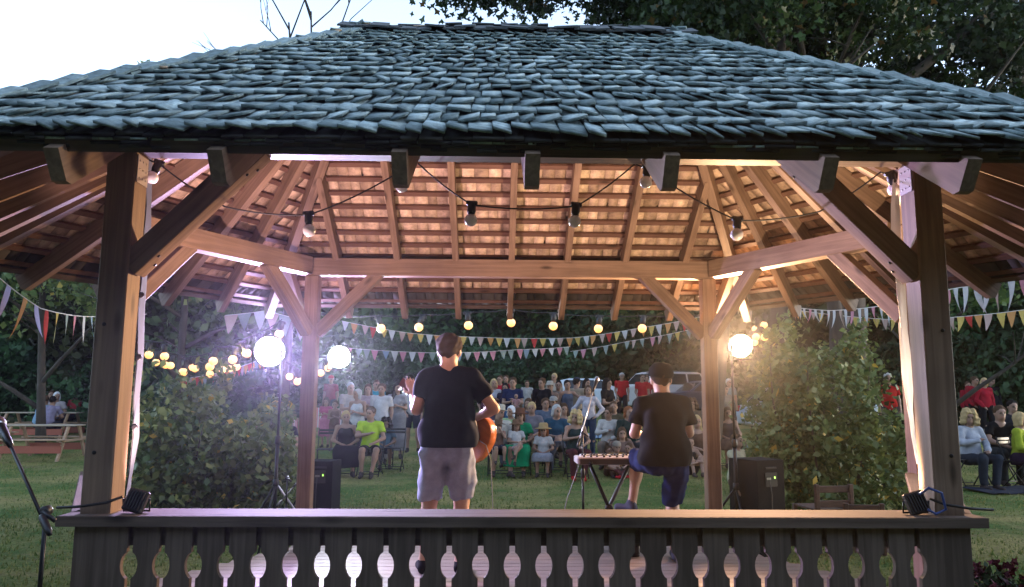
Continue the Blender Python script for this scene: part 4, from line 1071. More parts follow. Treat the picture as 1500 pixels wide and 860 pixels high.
curtain('side_curtain', [(213, 221, 232), (212, 221, 300), (209, 219, 360), (205, 214, 405), (202, 212, 450), (199, 208, 520), (196, 204, 580), (193, 201, 640), (188, 194, 690), (182, 186, 738)], 3.56, .12,
        mat('tarp_grey', (.035, .042, .035), .9), 'grey green side curtain with eyelets hanging beside the orange lit post', [(207, 432), (203, 523), (197, 625)])
curtain('side_curtain', [(1309, 1313, 262), (1306, 1316, 300), (1304, 1322, 365), (1314, 1325, 412), (1318, 1330, 480), (1322, 1336, 545), (1328, 1337, 600), (1336, 1342, 640), (1344, 1346, 680)], 3.58, .10,
        mat('tarp_white', (.75, .75, .8), .6), 'white side curtain hanging beside the pink lit post')

# stage lamps
LAV = (.72, .62, 1.0); WARM = (1.0, .62, .30)
aimp = (.1, 3.7, 2.3)
l1 = at(395, 515, 8.2); lamp_stand(0, 0, 395, 8.2, l1.z, .165, (.66, .50, 1.0), 430, 'largest glaring violet white lamp on a tall stand left of the stage', aimp, (.85, .80, 1), 10, .13)
l2 = at(497, 523, 9.2); lamp_stand(0, 0, 497, 9.2, l2.z, .135, (.78, .82, 1.0), 190, 'blue white round lamp just right of the rear left post', aimp, (.85, .92, 1), 10, -.27)
l3 = at(1085, 507, 7.95); lamp_stand(0, 0, 1085, 7.95, l3.z, .125, (1.0, .58, .30), 400, 'warm yellow lamp on a tripod right of the rear right post', aimp, (1, .85, .55), 8, -.10)

# floor, speakers
sp = speaker_box(474, 8.9, at(474, 674, 8.9).z, .34, 'black speaker with green light standing behind the rear left post', rz=.0)
sp = speaker_box(1110, 8.0, at(1110, 672, 8.0).z, .42, 'large black speaker with yellow lit top beside the warm lamp stand', rz=.35)

# ---- performers
def performer(kind):
    if kind == 'g':
        sc_ = 1.055; Y = 5.95; x = xat(656, Y, 1.2)
        o = empty('person', (x, Y, FLOOR), math.pi); o.scale = (sc_,)*3
        tag(o, 'man in black t-shirt and grey shorts standing on the stage playing a guitar', 'person')
        j = dict(J_stand(0)); j.update(head=(.0, -.03, 1.59), elR=(.235, -.02, 1.155), wrR=(.30, -.34, 1.26), hdR=(.25, -.3, .9), elL=(-.335, -.04, 1.165), wrL=(-.13, -.27, 1.06), hdL=(.75, -.1, -.5),
                 shL=(-.172, 0, 1.385), shR=(.172, 0, 1.385), hiL=(-.095, 0, .93), hiR=(.095, 0, .93), knL=(-.105, -.02, .50), knR=(.125, -.02, .50), anL=(-.10, .02, .09), anR=(.155, .02, .09), toL=(-.13, -.14, .035), toR=(.20, -.13, .035),
                 headrot=Matrix.Rotation(-.2, 3, 'Z'))
        shirt, short, hair_, hcol = (.014, .018, .030), (.30, .34, .45), 'crop', (.05, .04, .034)
    else:
        sc_ = 1.0; Y = 6.35; x = xat(973, Y, 1.2)
        o = empty('person', (x, Y, FLOOR), math.pi)
        tag(o, 'man in black t-shirt, cap and blue shorts playing the keyboard', 'person')
        j = dict(J_stand(0)); D = -.12
        for k in ('head', 'neck', 'chest', 'waist', 'pel', 'shL', 'shR', 'hiL', 'hiR'):
            a = j[k]; j[k] = (a[0], a[1], a[2]+D)
        j.update(head=(.005, -.06, 1.475), neck=(0, -.03, 1.33), shL=(-.170, -.02, 1.255), shR=(.170, -.02, 1.255), elR=(.225, -.12, 1.02), wrR=(.10, -.37, 1.0), hdR=(-.2, -.9, -.25), elL=(-.24, -.12, 1.03), wrL=(-.12, -.37, 1.0), hdL=(.2, -.9, -.25),
                 hiR=(.09, 0, .80), hiL=(-.10, 0, .80), knR=(.145, -.42, .77), anR=(.215, -.33, .42), toR=(.33, -.38, .38), knL=(-.09, -.16, .46), anL=(-.08, -.03, .09), toL=(-.10, -.19, .035))
        shirt, short, hair_, hcol = (.013, .013, .014), (.016, .024, .075), 'crop', (.05, .035, .025)
    h = .0085
    skin = colmat((.50, .30, .21), 'skin')
    b = link('body', body_mesh(j, h, False, 1.0, skin, colmat((.10, .11, .16), 'shoe') if kind == 'k' else colmat((.015, .015, .02), 'shoe')), None, o)
    t = link('shirt', top_mesh(j, 'tee', h, False, colmat(shirt, 'tshirt'), 4, .024), None, o)
    pe = j['pel']; lo, hi_ = bounds(j, .2); s = SDF(lo, hi_, h); s.ell((pe[0], pe[1], pe[2]-.01), (.160, .130, .14), .05)
    for a in 'LR':
        hp_, kn = j['hi'+a], j['kn'+a]; e = np.array(lp(hp_, kn, .93)); n_ = np.array(kn)-np.array(hp_); n_ = n_/np.linalg.norm(n_)
        s.cap(hp_, tuple(e+n_*.07), .098, .084, .035, clip=[(tuple(e), tuple(n_))])
    s.folds(.010, 34, 8); s.folds(.005, 70, 3); s.cut((0, 0, pe[2]+.08), (0, 0, 1)); link('shorts', s.mesh('shorts', [colmat(short, 'short_cloth')]), None, o)
    hm = colmat(hcol, 'hair'); hr = link('hair', hair_mesh(hair_, .007, 1, hm), None, o, j['head'])
    if kind == 'g': hr.rotation_euler = (0, 0, -.2)
    if kind == 'k':
        hh = link('hat', hat_mesh('cap'), None, o, j['head']); slots(hh, [colmat((.014, .014, .016))]); hh.scale = (1.10, 1.16, 1.12); hh.rotation_euler = (-.22, 0, 0); hh.location = Vector(j['head'])+Vector((0, .005, -.022))
    return o, x, Y
g_, gxp, gY = performer('g')
k_, kxp, kY = performer('k')

# foot block under his raised foot
o = empty('equipment_case', (kxp-.28, kY+.33, FLOOR)); tag(o, 'small black case under the raised foot of the keyboard player', 'case')
b = MB(); b.box((0, 0, .175), (.20, .30, .345), bev=.012); b.obj('case_body', BLACK, o)
b = MB(); b.box((0, -.155, .3), (.10, .012, .02), bev=.004); b.obj('handle', CHROME, o)

# guitar
def guitar():
    bc = at(683, 633, gY+.30); hd = at(601, 571, gY+.62)
    o = empty('acoustic_guitar', bc); tag(o, 'orange acoustic guitar held by the standing man', 'guitar')
    x = (hd-bc).normalized(); z = Vector((.18, 1, .15)); z = (z-x*z.dot(x)).normalized(); y = z.cross(x)
    o.matrix_world = Matrix(((x.x, y.x, z.x, bc.x), (x.y, y.y, z.y, bc.y), (x.z, y.z, z.z, bc.z), (0, 0, 0, 1)))
    ctl = [(-.255, 0), (-.25, .07), (-.22, .14), (-.17, .185), (-.10, .20), (-.03, .18), (.03, .14), (.075, .122), (.12, .13), (.165, .15), (.205, .145), (.24, .11), (.255, .05), (.257, 0)]
    out = []
    for i in range(len(ctl)-1):
        p0 = ctl[i-1] if i else (ctl[1][0], -ctl[1][1]); p1 = ctl[i]; p2 = ctl[i+1]; p3 = ctl[i+2] if i+2 < len(ctl) else (ctl[-2][0], -ctl[-2][1])
        for k in range(5):
            t = k/5; out.append(tuple(.5*(2*p1[q]+(p2[q]-p0[q])*t+(2*p0[q]-5*p1[q]+4*p2[q]-p3[q])*t*t+(3*p1[q]-p0[q]-3*p2[q]+p3[q])*t**3) for q in (0, 1)))
    out.append(ctl[-1]); out = out+[(u, -v) for u, v in out[::-1][1:-1]]
    wood = mat('guitar_orange', (.42, .13, .035), .25, noise=(5, .2, (1, 6, 1))); top = mat('guitar_spruce', (.60, .30, .09), .22)
    b = MB(); b.prism(out, -.05, .045, 'xy'); b.sm = [len(f_) == 4 for f_ in b.f]; ob = b.obj('body', wood, o); bv = ob.modifiers.new('b', 'BEVEL'); bv.width = .006; bv.segments = 2; bv.limit_method = 'ANGLE'; bv.angle_limit = R(50)
    b = MB(); b.prism([(u*.985, v*.985) for u, v in out], .0455, .049, 'xy'); b.obj('soundboard', top, o)
    b = MB(); b.lathe([(.001, .0495), (.05, .0495), (.05, .0505), (.001, .0505)], 22, c=(.09, 0, 0)); b.obj('sound_hole', BLACK, o)
    b = MB(); b.box((-.12, 0, .054), (.03, .15, .01), bev=.003); b.obj('bridge', mat('rosewood', (.05, .025, .015), .5), o)
    b = MB(); b.prism([(.22, -.028), (.66, -.022), (.66, .022), (.22, .028)], .028, .055, 'xy'); b.obj('neck', mat('neck_wood', (.22, .07, .035), .35), o)
    hdp = empty('headstock'); hdp.parent = o
    b = MB(); b.prism([(.655, -.022), (.69, -.034), (.83, -.037), (.835, 0), (.83, .037), (.69, .034), (.655, .022)], .030, .046, 'xy'); b.obj('head_plate', mat('head_red', (.12, .02, .012), .3), hdp)
    b = MB()
    for i in range(3):
        for s_ in (-1, 1): b.tube([(.71+i*.045, s_*.035, .036), (.71+i*.045, s_*.055, .036)], .004, 6); b.box((.71+i*.045, s_*.062, .036), (.018, .016, .012), bev=.003)
    b.obj('tuning_pegs', CHROME, hdp)
    b = MB()
    for i in range(6): b.tube([(-.12, -.025+i*.01, .061), (.70, -.017+i*.0068, .060)], .0012, 4)
    b.obj('strings', CHROME, o)
guitar()
# strap: over the shoulder, black, a thing worn with the guitar
o = empty('guitar_strap', (gxp, gY, 1.5)); tag(o, 'black strap with cable at the right hip of the guitarist', 'strap')
b = MB(); p = [at(686, 600, gY+.02), at(694, 618, gY+.06), at(700, 640, gY+.16), at(694, 662, gY+.24)]
b.tube([q-o.location for q in p], [.018, .02, .02, .012], 6); b.obj('band', BLACK, o)
b = MB(); q = [at(702, 645, gY+.16), at(712, 652, gY+.12), at(719, 675, gY+.10), at(722, 745, gY+.10), Vector((at(723, 745, gY).x, gY+.1, FLOOR+.01))]
b.tube([v-o.location for v in q], .004, 6); b.obj('cable', mat('cable_grey', (.25, .24, .24), .5), o)

# keyboard on its X stand
def keyboard():
    Y = 6.85; zt = at(890, 662, Y).z; x0 = at(843, 668, Y).x; x1 = x0+.90; xc = (x0+x1)/2
    st = empty('keyboard_stand', (xc, Y, FLOOR)); tag(st, 'black folding X-shaped stand holding the keyboard', 'keyboard stand')
    zb = zt-.085-FLOOR
    xa = at(862, 690, Y).x-xc; xb = at(925, 690, Y).x-xc; zx = at(892, 744, Y).z-FLOOR; xx = at(892, 744, Y).x-xc
    for s_ in (-1, 1):
        a = Vector((xa if s_ < 0 else xb, 0, zb)); c = Vector((xx, 0, zx)); e = c+(c-a)*(zx/(zb-zx)) 
        for yy in (-.0,):
            b = MB(); b.tube([a+Vector((0, s_*.012, 0)), c+Vector((0, s_*.012, 0)), Vector((e.x, s_*.012, .03))], .017, 8); b.obj('leg', BLACKM if s_ < 0 else mat('grey_metal', (.12, .12, .13), .4, .7), st)
        b = MB(); b.tube([(a.x, -.20, zb), (a.x, .20, zb)], .015, 8); b.obj('support_bar', BLACKM, st)
        b = MB(); b.tube([(e.x, -.24, .022), (e.x, .24, .022)], .016, 8); b.obj('foot', BLACKM, st)
    b = MB(); b.lathe([(.03, -.035), (.034, -.03), (.034, .03), (.03, .035)], 12, c=(xx, 0, zx), rot=Matrix.Rotation(math.pi/2, 3, 'X')); b.obj('pivot', BLACK, st)
    kb = empty('keyboard', (xc, Y, zt-.07)); tag(kb, 'silver electric keyboard in front of the man with the cap', 'keyboard')
    silver = mat('keyboard_silver', (.55, .50, .52), .35, .3)
    b = MB(); b.box((0, 0, .0), (.90, .30, .062), bev=.01); b.obj('case', silver, kb)
    b = MB(); b.box((0, -.1525, -.004), (.85, .004, .048), bev=.001); b.obj('front_panel', mat('keyboard_dark', (.06, .055, .05), .5), kb)
    b = MB(); b.box((0, .085, .034), (.80, .11, .014), bev=.002); b.obj('white_keys', mat('ivory', (.75, .74, .72), .3), kb)
    b = MB()
    for i in range(30):
        if i % 7 in (2, 6): continue
        b.box((-.385+i*.0265, .065, .044), (.012, .07, .012))
    b.obj('black_keys', BLACK, kb)
    b = MB()
    for i in range(14): b.lathe([(.011, .03), (.010, .046), (0, .047)], 8, c=(-.38+i*.057, -.07-.03*(i % 2), 0))
    b.obj('knobs', BLACK, kb)
    # cable from the keyboard to the floor
    c = empty('keyboard_cable', (x0, Y, zt)); tag(c, 'thin pale cable dropping from the left end of the keyboard', 'cable')
    b = MB(); p = [at(848, 682, Y-.1), at(840, 705, Y-.12), at(831, 730, Y-.12), at(826, 752, Y-.1), Vector((at(824, 760, Y).x, Y-.1, FLOOR+.01))]; b.tube([v-c.location for v in p], .0045, 6); b.obj('wire', mat('cable_grey', (.25, .24, .24), .5), c)
keyboard()
xm = at(854, 700, 7.0)
mic_stand(xm.x, 7.0, FLOOR, at(853, 634, 7.0).z-FLOOR, at(846, 655, 6.9), at(869, 572, 7.35), 'chrome boom microphone stand between the two musicians')
xm = at(60, 860, 2.8)
mic_stand(at(60, 840, 2.8).x, 2.8, 0, at(52, 748, 2.8).z, at(73, 783, 2.72), at(14, 650, 3.0), 'dark boom microphone stand standing alone on the lawn in the left foreground')
xm = at(415, 740, 7.6)
mic_stand(at(421, 700, 7.3).x, 7.3, FLOOR if False else gz(7.3), at(424, 700, 7.3).z, at(405, 742, 7.2), at(431, 712, 7.5), 'short microphone stand low on the ground left of the rear left post')

# small flood lamps clamped on the railing
def rail_flood(px, py, Y, flip, label, colr):
    p = at(px, py, Y); o = empty('flood_light', (p.x, Y, EYE-.504)); tag(o, label, 'flood light', 'small floods on the railing'); s_ = 1 if not flip else -1
    rot = Matrix.Rotation(.25*s_, 3, 'Y') @ Matrix.Rotation(-.35, 3, 'X')
    b = MB(); b.box((0, 0, .05), (.085, .035, .095), rot, .006)
    for i in range(6): b.box(rot @ Vector((-.03+i*.012, -.022, 0))+Vector((0, 0, .05)), (.004, .014, .075), rot)
    b.obj('housing', BLACK, o)
    b = MB(); b.box(rot @ Vector((0, .020, 0))+Vector((0, 0, .05)), (.07, .004, .08), rot, .002); b.obj('glass', mat('flood_glass', (.3, .3, .35), .1), o)
    d = Vector((s_*.24, 1.1, 1.3)).normalized(); L_ = bpy.data.lights.new('flood_lamp', 'SPOT'); L_.energy = 115; L_.color = colr; L_.spot_size = R(88); L_.spot_blend = 1; L_.shadow_soft_size = .035
    lo = bpy.data.objects.new('flood_lamp', L_); C.objects.link(lo); lo.parent = o; lo.location = rot @ Vector((0, .045, 0))+Vector((0, 0, .06)); lo.rotation_euler = (-d).to_track_quat('Z', 'Y').to_euler()
    b = MB(); b.tube([(-.055, 0, .06), (-.055, .01, .008), (.055, .01, .008), (.055, 0, .06)], .005, 6); b.obj('bracket', BLACKM, o)
    b = MB(); b.tube([(-s_*.05, -.02, .07), (-s_*.10, -.05, .05), (-s_*.20, -.06, .035), (-s_*.30, -.06, .03)], .006, 6); b.obj('cable', CABLE, o)
    if flip:
        b = MB(); b.tube([(.0, -.03, .09), (.03, -.05, .12), (.08, -.06, .10), (.10, -.05, .03), (.05, -.06, .012), (.02, -.05, .03)], .006, 6); b.obj('cable', mat('blue_cable', (.03, .07, .25), .4), o)
rail_flood(199, 742, 3.36, False, 'small black flood lamp on the left end of the railing', (1.0, .62, .62))
rail_flood(1343, 750, 3.36, True, 'small black flood lamp with coiled blue cable on the right end of the railing', (1.0, .68, .42))

# ---- string lights and bunting
Yb = 3.62
bl = [(233, 240), (452, 315), (588, 250), (691, 300), (844, 302), (948, 246), (1080, 323), (1304, 256)]
cp = [(207, 228), (233, 240), (330, 303), (452, 315), (588, 250), (612, 239), (691, 300), (844, 302), (930, 240), (948, 246), (1080, 323), (1200, 310), (1290, 252), (1304, 256)]
string_lights([at(x, y, Yb) for x, y in cp], [at(x, y, Yb) for x, y in bl], False, 'black cable with unlit white bulbs drooping under the front of the roof', None, 0, 1.25)
bl = [(555, 466), (619, 465), (685, 461), (748, 457), (811, 462), (878, 466), (942, 466)]
string_lights([at(x, y, 8.7) for x, y in [(470, 460)]+[(a, b_-4) for a, b_ in bl]+[(1040, 460)]], [at(x, y, 8.7) for x, y in bl], True, 'row of seven warm bulbs across the rear opening of the bandstand', 'lit strings of bulbs', 2, 2.0)
bl = [(218, 505), (241, 507), (270, 530), (310, 522), (316, 514), (345, 512), (356, 503), (381, 493), (413, 474)]
string_lights([at(x, y-6, 10.5-i*.12) for i, (x, y) in enumerate([(196, 500)]+bl)], [at(x, y, 10.5-(i+1)*.12) for i, (x, y) in enumerate(bl)], True, 'upper string of warm bulbs climbing over the leafy bush towards the violet lamp', 'lit strings of bulbs', 2, 2.2)
bl = [(231, 518), (246, 522), (254, 523), (277, 526), (287, 527), (311, 535), (329, 529), (340, 527), (348, 525), (427, 539), (434, 544), (439, 547)]
string_lights([at(x, y-5, 11.2) for x, y in [(208, 505)]+bl[:9]+[(385, 512)]+bl[9:]], [at(x, y, 11.2) for x, y in bl], True, 'lower string of warm bulbs sagging in front of the dark trees beside the bush', 'lit strings of bulbs', 0, 2.1)
bl = [(1121, 463), (1110, 469), (1116, 481), (1110, 481), (1103, 488)]
string_lights([at(x, y-5, 10.5) for x, y in [(1128, 455)]+bl], [at(x, y, 10.5) for x, y in bl], True, 'short cluster of warm bulbs above the yellow lamp', 'lit strings of bulbs', 2, 2.1)
bl = [(471, 534), (478, 527), (486, 521)]
string_lights([at(x, y-5, 11.5) for x, y in [(452, 548)]+bl+[(500, 512)]], [at(x, y, 11.5) for x, y in bl], True, 'three warm bulbs close beside the blue white lamp', 'lit strings of bulbs', 0, 2.1)

bunting([at(-60, 372, 5.4), at(0, 408, 6), at(60, 452, 7), at(137, 464, 9), at(215, 460, 12)], 20, 'lplolrygpwbowry', .12, .34, 'long streamer pennants swinging from the top left towards the dark post', .01, True, 1)
bunting([at(1140, 446, 13), at(1215, 455, 11), at(1312, 445, 9), at(1392, 424, 7.5), at(1470, 405, 6.4), at(1560, 402, 5.6)], 36, 'wkwpwwpwww', .15, .33, 'long white and pink pennants behind the right bush and post', .008, True, 2, .6)
bunting([at(1150, 452, 15), at(1300, 468, 13), at(1430, 462, 11), at(1560, 444, 9.5)], 30, 'yoykyrok', .18, .24, 'yellow and red pennants on the lower cord at the right', .01, False, 3, .65)
bunting([at(500, 470, 15), at(600, 488, 15.5), at(700, 494, 16), at(840, 495, 16), at(940, 480, 15), at(1035, 462, 14)], 42, 'wokrywkoy', .14, .20, 'multicoloured pennants on the upper cord across the clearing', .01, False, 4)
bunting([at(490, 508, 16), at(640, 517, 16), at(760, 512, 16.5), at(835, 508, 17)], 27, 'wpggpbwp', .15, .20, 'grey and pink pennants on the cord just below the multicoloured one', .01, False, 5)
bunting([at(835, 515, 18), at(920, 500, 17), at(1030, 478, 15)], 14, 'gpkgygk', .15, .20, 'faded pennants in front of the trees left of the rear right post', .01, False, 6)
bunting([at(265, 556, 13), at(330, 544, 13), at(395, 522, 13)], 24, 'orkorog', .09, .16, 'small orange pennants hanging over the leafy bush', .01, False, 7)
bunting([at(330, 462, 12), at(390, 455, 12), at(450, 470, 12)], 6, 'kgw', .22, .30, 'few faded pennants under the left eave beside the rear left post', .01, False, 8)

# thin haze volume added to give the lamps a glow
HZ = bpy.data.materials.new('glow_haze'); HZ.use_nodes = True; n_ = HZ.node_tree.nodes; n_.remove(n_['Principled BSDF'])
pv = n_.new('ShaderNodeVolumePrincipled'); pv.inputs['Density'].default_value = .0006; pv.inputs['Color'].default_value = (.9, .92, 1, 1); pv.inputs['Anisotropy'].default_value = .9
HZ.node_tree.links.new(pv.outputs[0], n_['Material Output'].inputs['Volume'])
b = MB(); b.box((0, 22, 9), (150, 90, 24)); hz = b.obj('haze', HZ); tag(hz, 'thin haze added for the glow round the lamps', 'haze', kind='stuff')

# ---- bushes and trees
bush('bush', 306, 9.8, 1.05, .75, at(306, 545, 9.8).z, 420, 42, .085, 31, 'tall leafy bush with yellowing leaves left of the stage', [BUSHG], 7)
bush('bush', 1212, 9.9, .95, .7, at(1212, 478, 9.9).z, 430, 42, .080, 41, 'dense green climber covered bush right of the stage', [BUSHG], 8)
bush('bush', 395, 11.0, .45, .5, at(395, 590, 11).z, 110, 40, .075, 51, 'low yellow green bush at the foot of the violet lamp stand', [BUSHG], 3)
bush('bush', 1290, 12.4, 1.0, .7, at(1290, 560, 12.4).z, 200, 42, .085, 61, 'dark bush behind the climber beside the right post', [GREEN], 5)
# ivy-covered trunks in the right bush
for i, (px, Y, H_, r_, lab) in enumerate(((1130, 12.5, 9.5, .20, 'dark trunk of the maple rising out of the left side of the climber'), (1245, 13.2, 10, .16, 'slender pale green trunk behind the middle of the climber'))):
    x = xat(px, Y, 3); t = empty('tree', (x, Y, gz(Y))); tag(t, lab, 'tree')
    trunk_obj(t, H_, r_, rnd_limbs(6, 9, 2.4, i+3, .5), i+5, (.5 if i == 0 else -.6, .3))
    cme = crown_me('crown', (2.6, 2.6, 2.2), 120, 60, .5, .13, 70+i, [MAPLE], 9, cz=H_*.92)
    link('crown', cme, None, t)
# big maple over the roof
def maple(px, Y, label, seed, crowns, trunk_h, r0, limbs, lean):
    x = xat(px, Y, 8); t = empty('tree', (x, Y, gz(Y))); tag(t, label, 'tree', 'large trees overhanging the roof')
    trunk_obj(t, trunk_h, r0, limbs, seed, lean)
    V = []; Fc = []; T = []; r_ = np.random.RandomState(seed); b0 = 0
    for (cx, cy, cz, rx, ry, rz_, n) in crowns:
        c = ell_centres(n, (rx, ry, rz_), r_.randint(9999), .5, -1)+np.array((cx, cy, cz)); p = clump_points(c, 46, .55, r_.randint(9999), .6)
        v, f = leaf_quads(p, .15, r_.randint(9999), .8, 9); V.append(v); Fc.append(f+b0); b0 += len(v)
        tt = np.clip(np.repeat(r_.rand(n)*.6, 46)+r_.rand(len(p))*.45-.05, 0, .92); T.append(np.where(r_.rand(len(p)) > .985, 1, tt))
    link('crown', pymesh('crown', np.concatenate(V), np.concatenate(Fc), [MAPLE], tint=np.concatenate(T)), None, t)
maple(1215, 15, 'massive dark maple with spreading limbs above the right half of the roof', 5,
      [(0, 0, 10.6, 4.2, 3, 3.0, 270), (-4.6, 0, 11.0, 2.6, 2, 1.7, 120), (-6.6, -.5, 10.5, 2.6, 1.6, 1.35, 210), (3.6, .5, 9.6, 2.4, 2.4, 2.4, 130), (-2.4, 1, 9.6, 2.5, 2, 1.6, 120)], 13, .42,
      [(.42, -6.5, 0, 3.6), (.5, -4, .5, 4.6), (.45, 3.8, 0, 2.2), (.55, 4.5, .6, 3.5), (.6, -2, -1, 4), (.62, 2, .5, 4)], (.6, .2))
maple(1520, 17, 'right hand maple whose branches leave gaps of sky beyond the roof corner', 9,
      [(0, 0, 10.5, 3.2, 3, 3.0, 190), (-2.8, 0, 8.6, 2.2, 2, 1.5, 80), (2, 0, 8, 2.5, 2, 2.4, 90)], 13, .34,
      [(.4, -4.6, 0, 1.6), (.5, -4.2, 0, 3.6), (.35, -5, .5, .5), (.55, 3, 0, 3)], (-.4, .2))
maple(1020, 16.5, 'second trunk rising beside the massive maple behind the ridge', 13,
      [(0, 0, 10.6, 2.6, 2.4, 2.0, 150), (1.6, 0, 9.0, 2, 2, 1.6, 90)], 12, .24, [(.5, 2, 0, 3), (.6, -2.4, 0, 3)], (1.6, 0))
# bare tree on the left above the roof
x = xat(437, 14, 8.5); t = empty('tree', (x, 14, gz(14))); tag(t, 'bare leafless treetop poking above the roof on the left', 'tree')
b = MB(); r_ = random.Random(4)
b.tube([(0, 0, -.1), (.05, 0, 3), (.1, 0, 6), (.15, 0, 7.2)], [.12, .10, .07, .05], 8)
def twig(p, d, l, r0, dep):
    q = p+d*l; m_ = p.lerp(q, .5)+Vector((r_.uniform(-.06, .06), r_.uniform(-.06, .06), 0))*l
    b.tube([p, m_, q], [r0, r0*.8, r0*.55], 5)
    if dep: 
        for k in range(3 if dep > 1 else 2):
            nd = (d+Vector((r_.uniform(-.7, .7), r_.uniform(-.7, .7), r_.uniform(-.25, .35)))).normalized(); twig(m_.lerp(q, r_.random()), nd, l*r_.uniform(.45, .75), r0*.55, dep-1)
twig(Vector((.12, 0, 7.0)), Vector((-.75, 0, .6)).normalized(), 1.15, .030, 3); twig(Vector((.12, 0, 7.0)), Vector((-.2, .1, 1)).normalized(), 1.9, .032, 3); twig(Vector((.12, 0, 6.9)), Vector((.05, 0, 1)).normalized(), 2.1, .030, 3); twig(Vector((.1, 0, 6.6)), Vector((.33, 0, 1)).normalized(), 2.9, .022, 1)
b.obj('trunk', BARK, t)
# far tree wall
FT = [(-180, 22, 7, 0), (-60, 29, 9, 1), (30, 30, 9.5, 2), (110, 32, 10.5, 0), (190, 26, 9, 2), (262, 30, 10, 1), (330, 26, 9, 0), (400, 33, 14, 2), (470, 38, 14, 1), (540, 44, 15, 0), (610, 47, 14, 2), (680, 50, 16, 1), (745, 46, 13, 0), (800, 52, 16, 2), (860, 47, 15, 0), (930, 50, 15, 1), (1000, 45, 15, 2), (1065, 40, 14, 0), (1130, 34, 13, 1), (1200, 30, 12, 2), (1290, 32, 13, 0), (1370, 28, 12, 1), (1440, 33, 13, 2), (1520, 28, 12, 0), (1600, 24, 11, 1)]
WD = ['dense dark crown', 'tall bluish crown', 'broad spreading crown']
for i, (px, Y, H_, kd) in enumerate(FT):
    far_tree(px, Y, H_, kd, ['dark leafy tree beyond the picnic tables at the left edge', 'dark tree behind the bush and string lights', 'dark tree beyond the audience in the middle', 'dark tree behind the parked cars', 'dark tree behind the right bush and the seated group'][min(4, int(max(0, px))//310)]+', '+WD[kd], rz=i*1.7)
# unseen trees added behind and beside the camera to shade the bandstand's near side
for i, (x, Y, H_, kd) in enumerate([(-11, -5.5, 9.5, 0), (-6.8, -8.5, 11.5, 2), (-2.2, -9, 12, 0), (2.5, -9, 12, 2), (7.2, -8.5, 11.5, 0), (11.5, -5.5, 9.5, 2), (-10.5, .5, 6.5, 0), (-11.2, 5, 6.5, 2), (11, .5, 6.5, 2), (11.8, 5, 6.5, 0), (-4.5, -9.5, 11, 2), (0, -10, 11, 0), (5, -9.5, 11, 2)]):
    if kd not in TREE_T: continue
    t = empty('tree', (x, Y, -.1), i*2.1); tag(t, 'unseen tree added to shade the bandstand, outside the picture', 'tree', 'added shade trees round the photographer'); s = H_/11; t.scale = (s*1.15, s*1.15, s)
    trunk_obj(t, 8.5, .26, rnd_limbs(7, 8, 2.2, i), i+3); link('crown', TREE_T[kd][0], None, t)
r_ = np.random.RandomState(3); n = 15000  # unseen leaf wall added behind the camera to shade the posts
p = np.stack([(r_.rand(n)-.5)*17, (r_.rand(n)-.5)*1.1, r_.rand(n)*3.9], 1); V, Fc = leaf_quads(p, .17, 5)
o = empty('shade_hedge', (.4, -2.6, 0)); tag(o, 'tall dense hedge at the photographer\'s back, outside the picture', 'shade_hedge'); link('foliage', pymesh('foliage', V, Fc, [GREENB], tint=r_.rand(n)*.9), None, o)
for i in range(9):
    b = MB(); b.tube([(-8+i*2, 0, -.05), (-8.1+i*2, .1, 1.6), (-7.9+i*2, -.05, 3.5)], [.06, .045, .015], 6); b.obj('stem', BARK, o)
# low leafy edge under the trees
for i, (px, Y, w_, zt) in enumerate(((-20, 27, 3, 3.0), (75, 29, 3, 3.4), (160, 24, 2.4, 2.4), (250, 22, 3, 2.6), (420, 28, 3.4, 2.6), (560, 34, 4, 3.4), (660, 36, 4, 3.2), (760, 38, 4, 3.4), (835, 43, 6, 5.2), (900, 44, 6, 5.6), (960, 45, 6, 5.4), (1020, 43, 6, 5), (1060, 36, 4, 3.2), (1160, 27, 3.2, 2.8), (1400, 25, 3, 3.2), (1500, 24, 3, 3.4), (1300, 26, 3, 3))):
    if ('ub', 0) not in CACHE:
        c = ell_centres(170, (3, 1.2, 1.35), 77, .5, -.9); c[:, 2] += 1.35; p = clump_points(c, 55, .5, 78)
        V, Fc = leaf_quads(p, .22, 79); CACHE[('ub', 0)] = pymesh('foliage', V, Fc, [GREENB], tint=np.clip(np.repeat(NR.rand(170)*.6, 55)+NR.rand(len(p))*.4, 0, .92))
    o = empty('shrub', (xat(px, Y, 1), Y, gz(Y)-.05), i*3.1); tag(o, 'dark undergrowth shrub at the foot of the trees, %s' % ['at the left edge', 'behind the picnic tables', 'left of the orange post', 'behind the left bush', 'behind the violet lamp', 'behind the blue white lamp', 'behind the guitarist', 'behind the seated crowd', 'behind the silver car', 'behind the off-roader', 'just right of the off-roader', 'behind the dark hatchback', 'right of the parked cars', 'behind the right bush', 'beyond the red shirts at the right', 'at the right edge', 'behind the pink post'][i], 'shrub', 'undergrowth shrubs')
    o.scale = (w_/3, w_/3, zt/2.7); link('foliage', CACHE[('ub', 0)], None, o)
for px, Y, H_, sd, lb in ((70, 18.5, 7.5, 3, 'open branched tree leaning over the picnic tables'), (265, 16.5, 8, 8, 'thin branched tree rising behind the left bush'), (1375, 18, 8, 5, 'thin dark tree behind the pink post')):
    t = empty('tree', (xat(px, Y, 2), Y, gz(Y)), sd); tag(t, lb, 'tree', 'branched trees in front of the wood')
    trunk_obj(t, H_, .11, rnd_limbs(9, H_, 2.6, sd, .15), sd, (.5, .2)); cme = crown_me('crown', (2.9, 2.9, 2.8), 130, 40, .55, .17, 90+sd, [BUSHG if sd != 5 else GREEN], low=-1, cz=H_*.72); link('crown', cme, None, t)

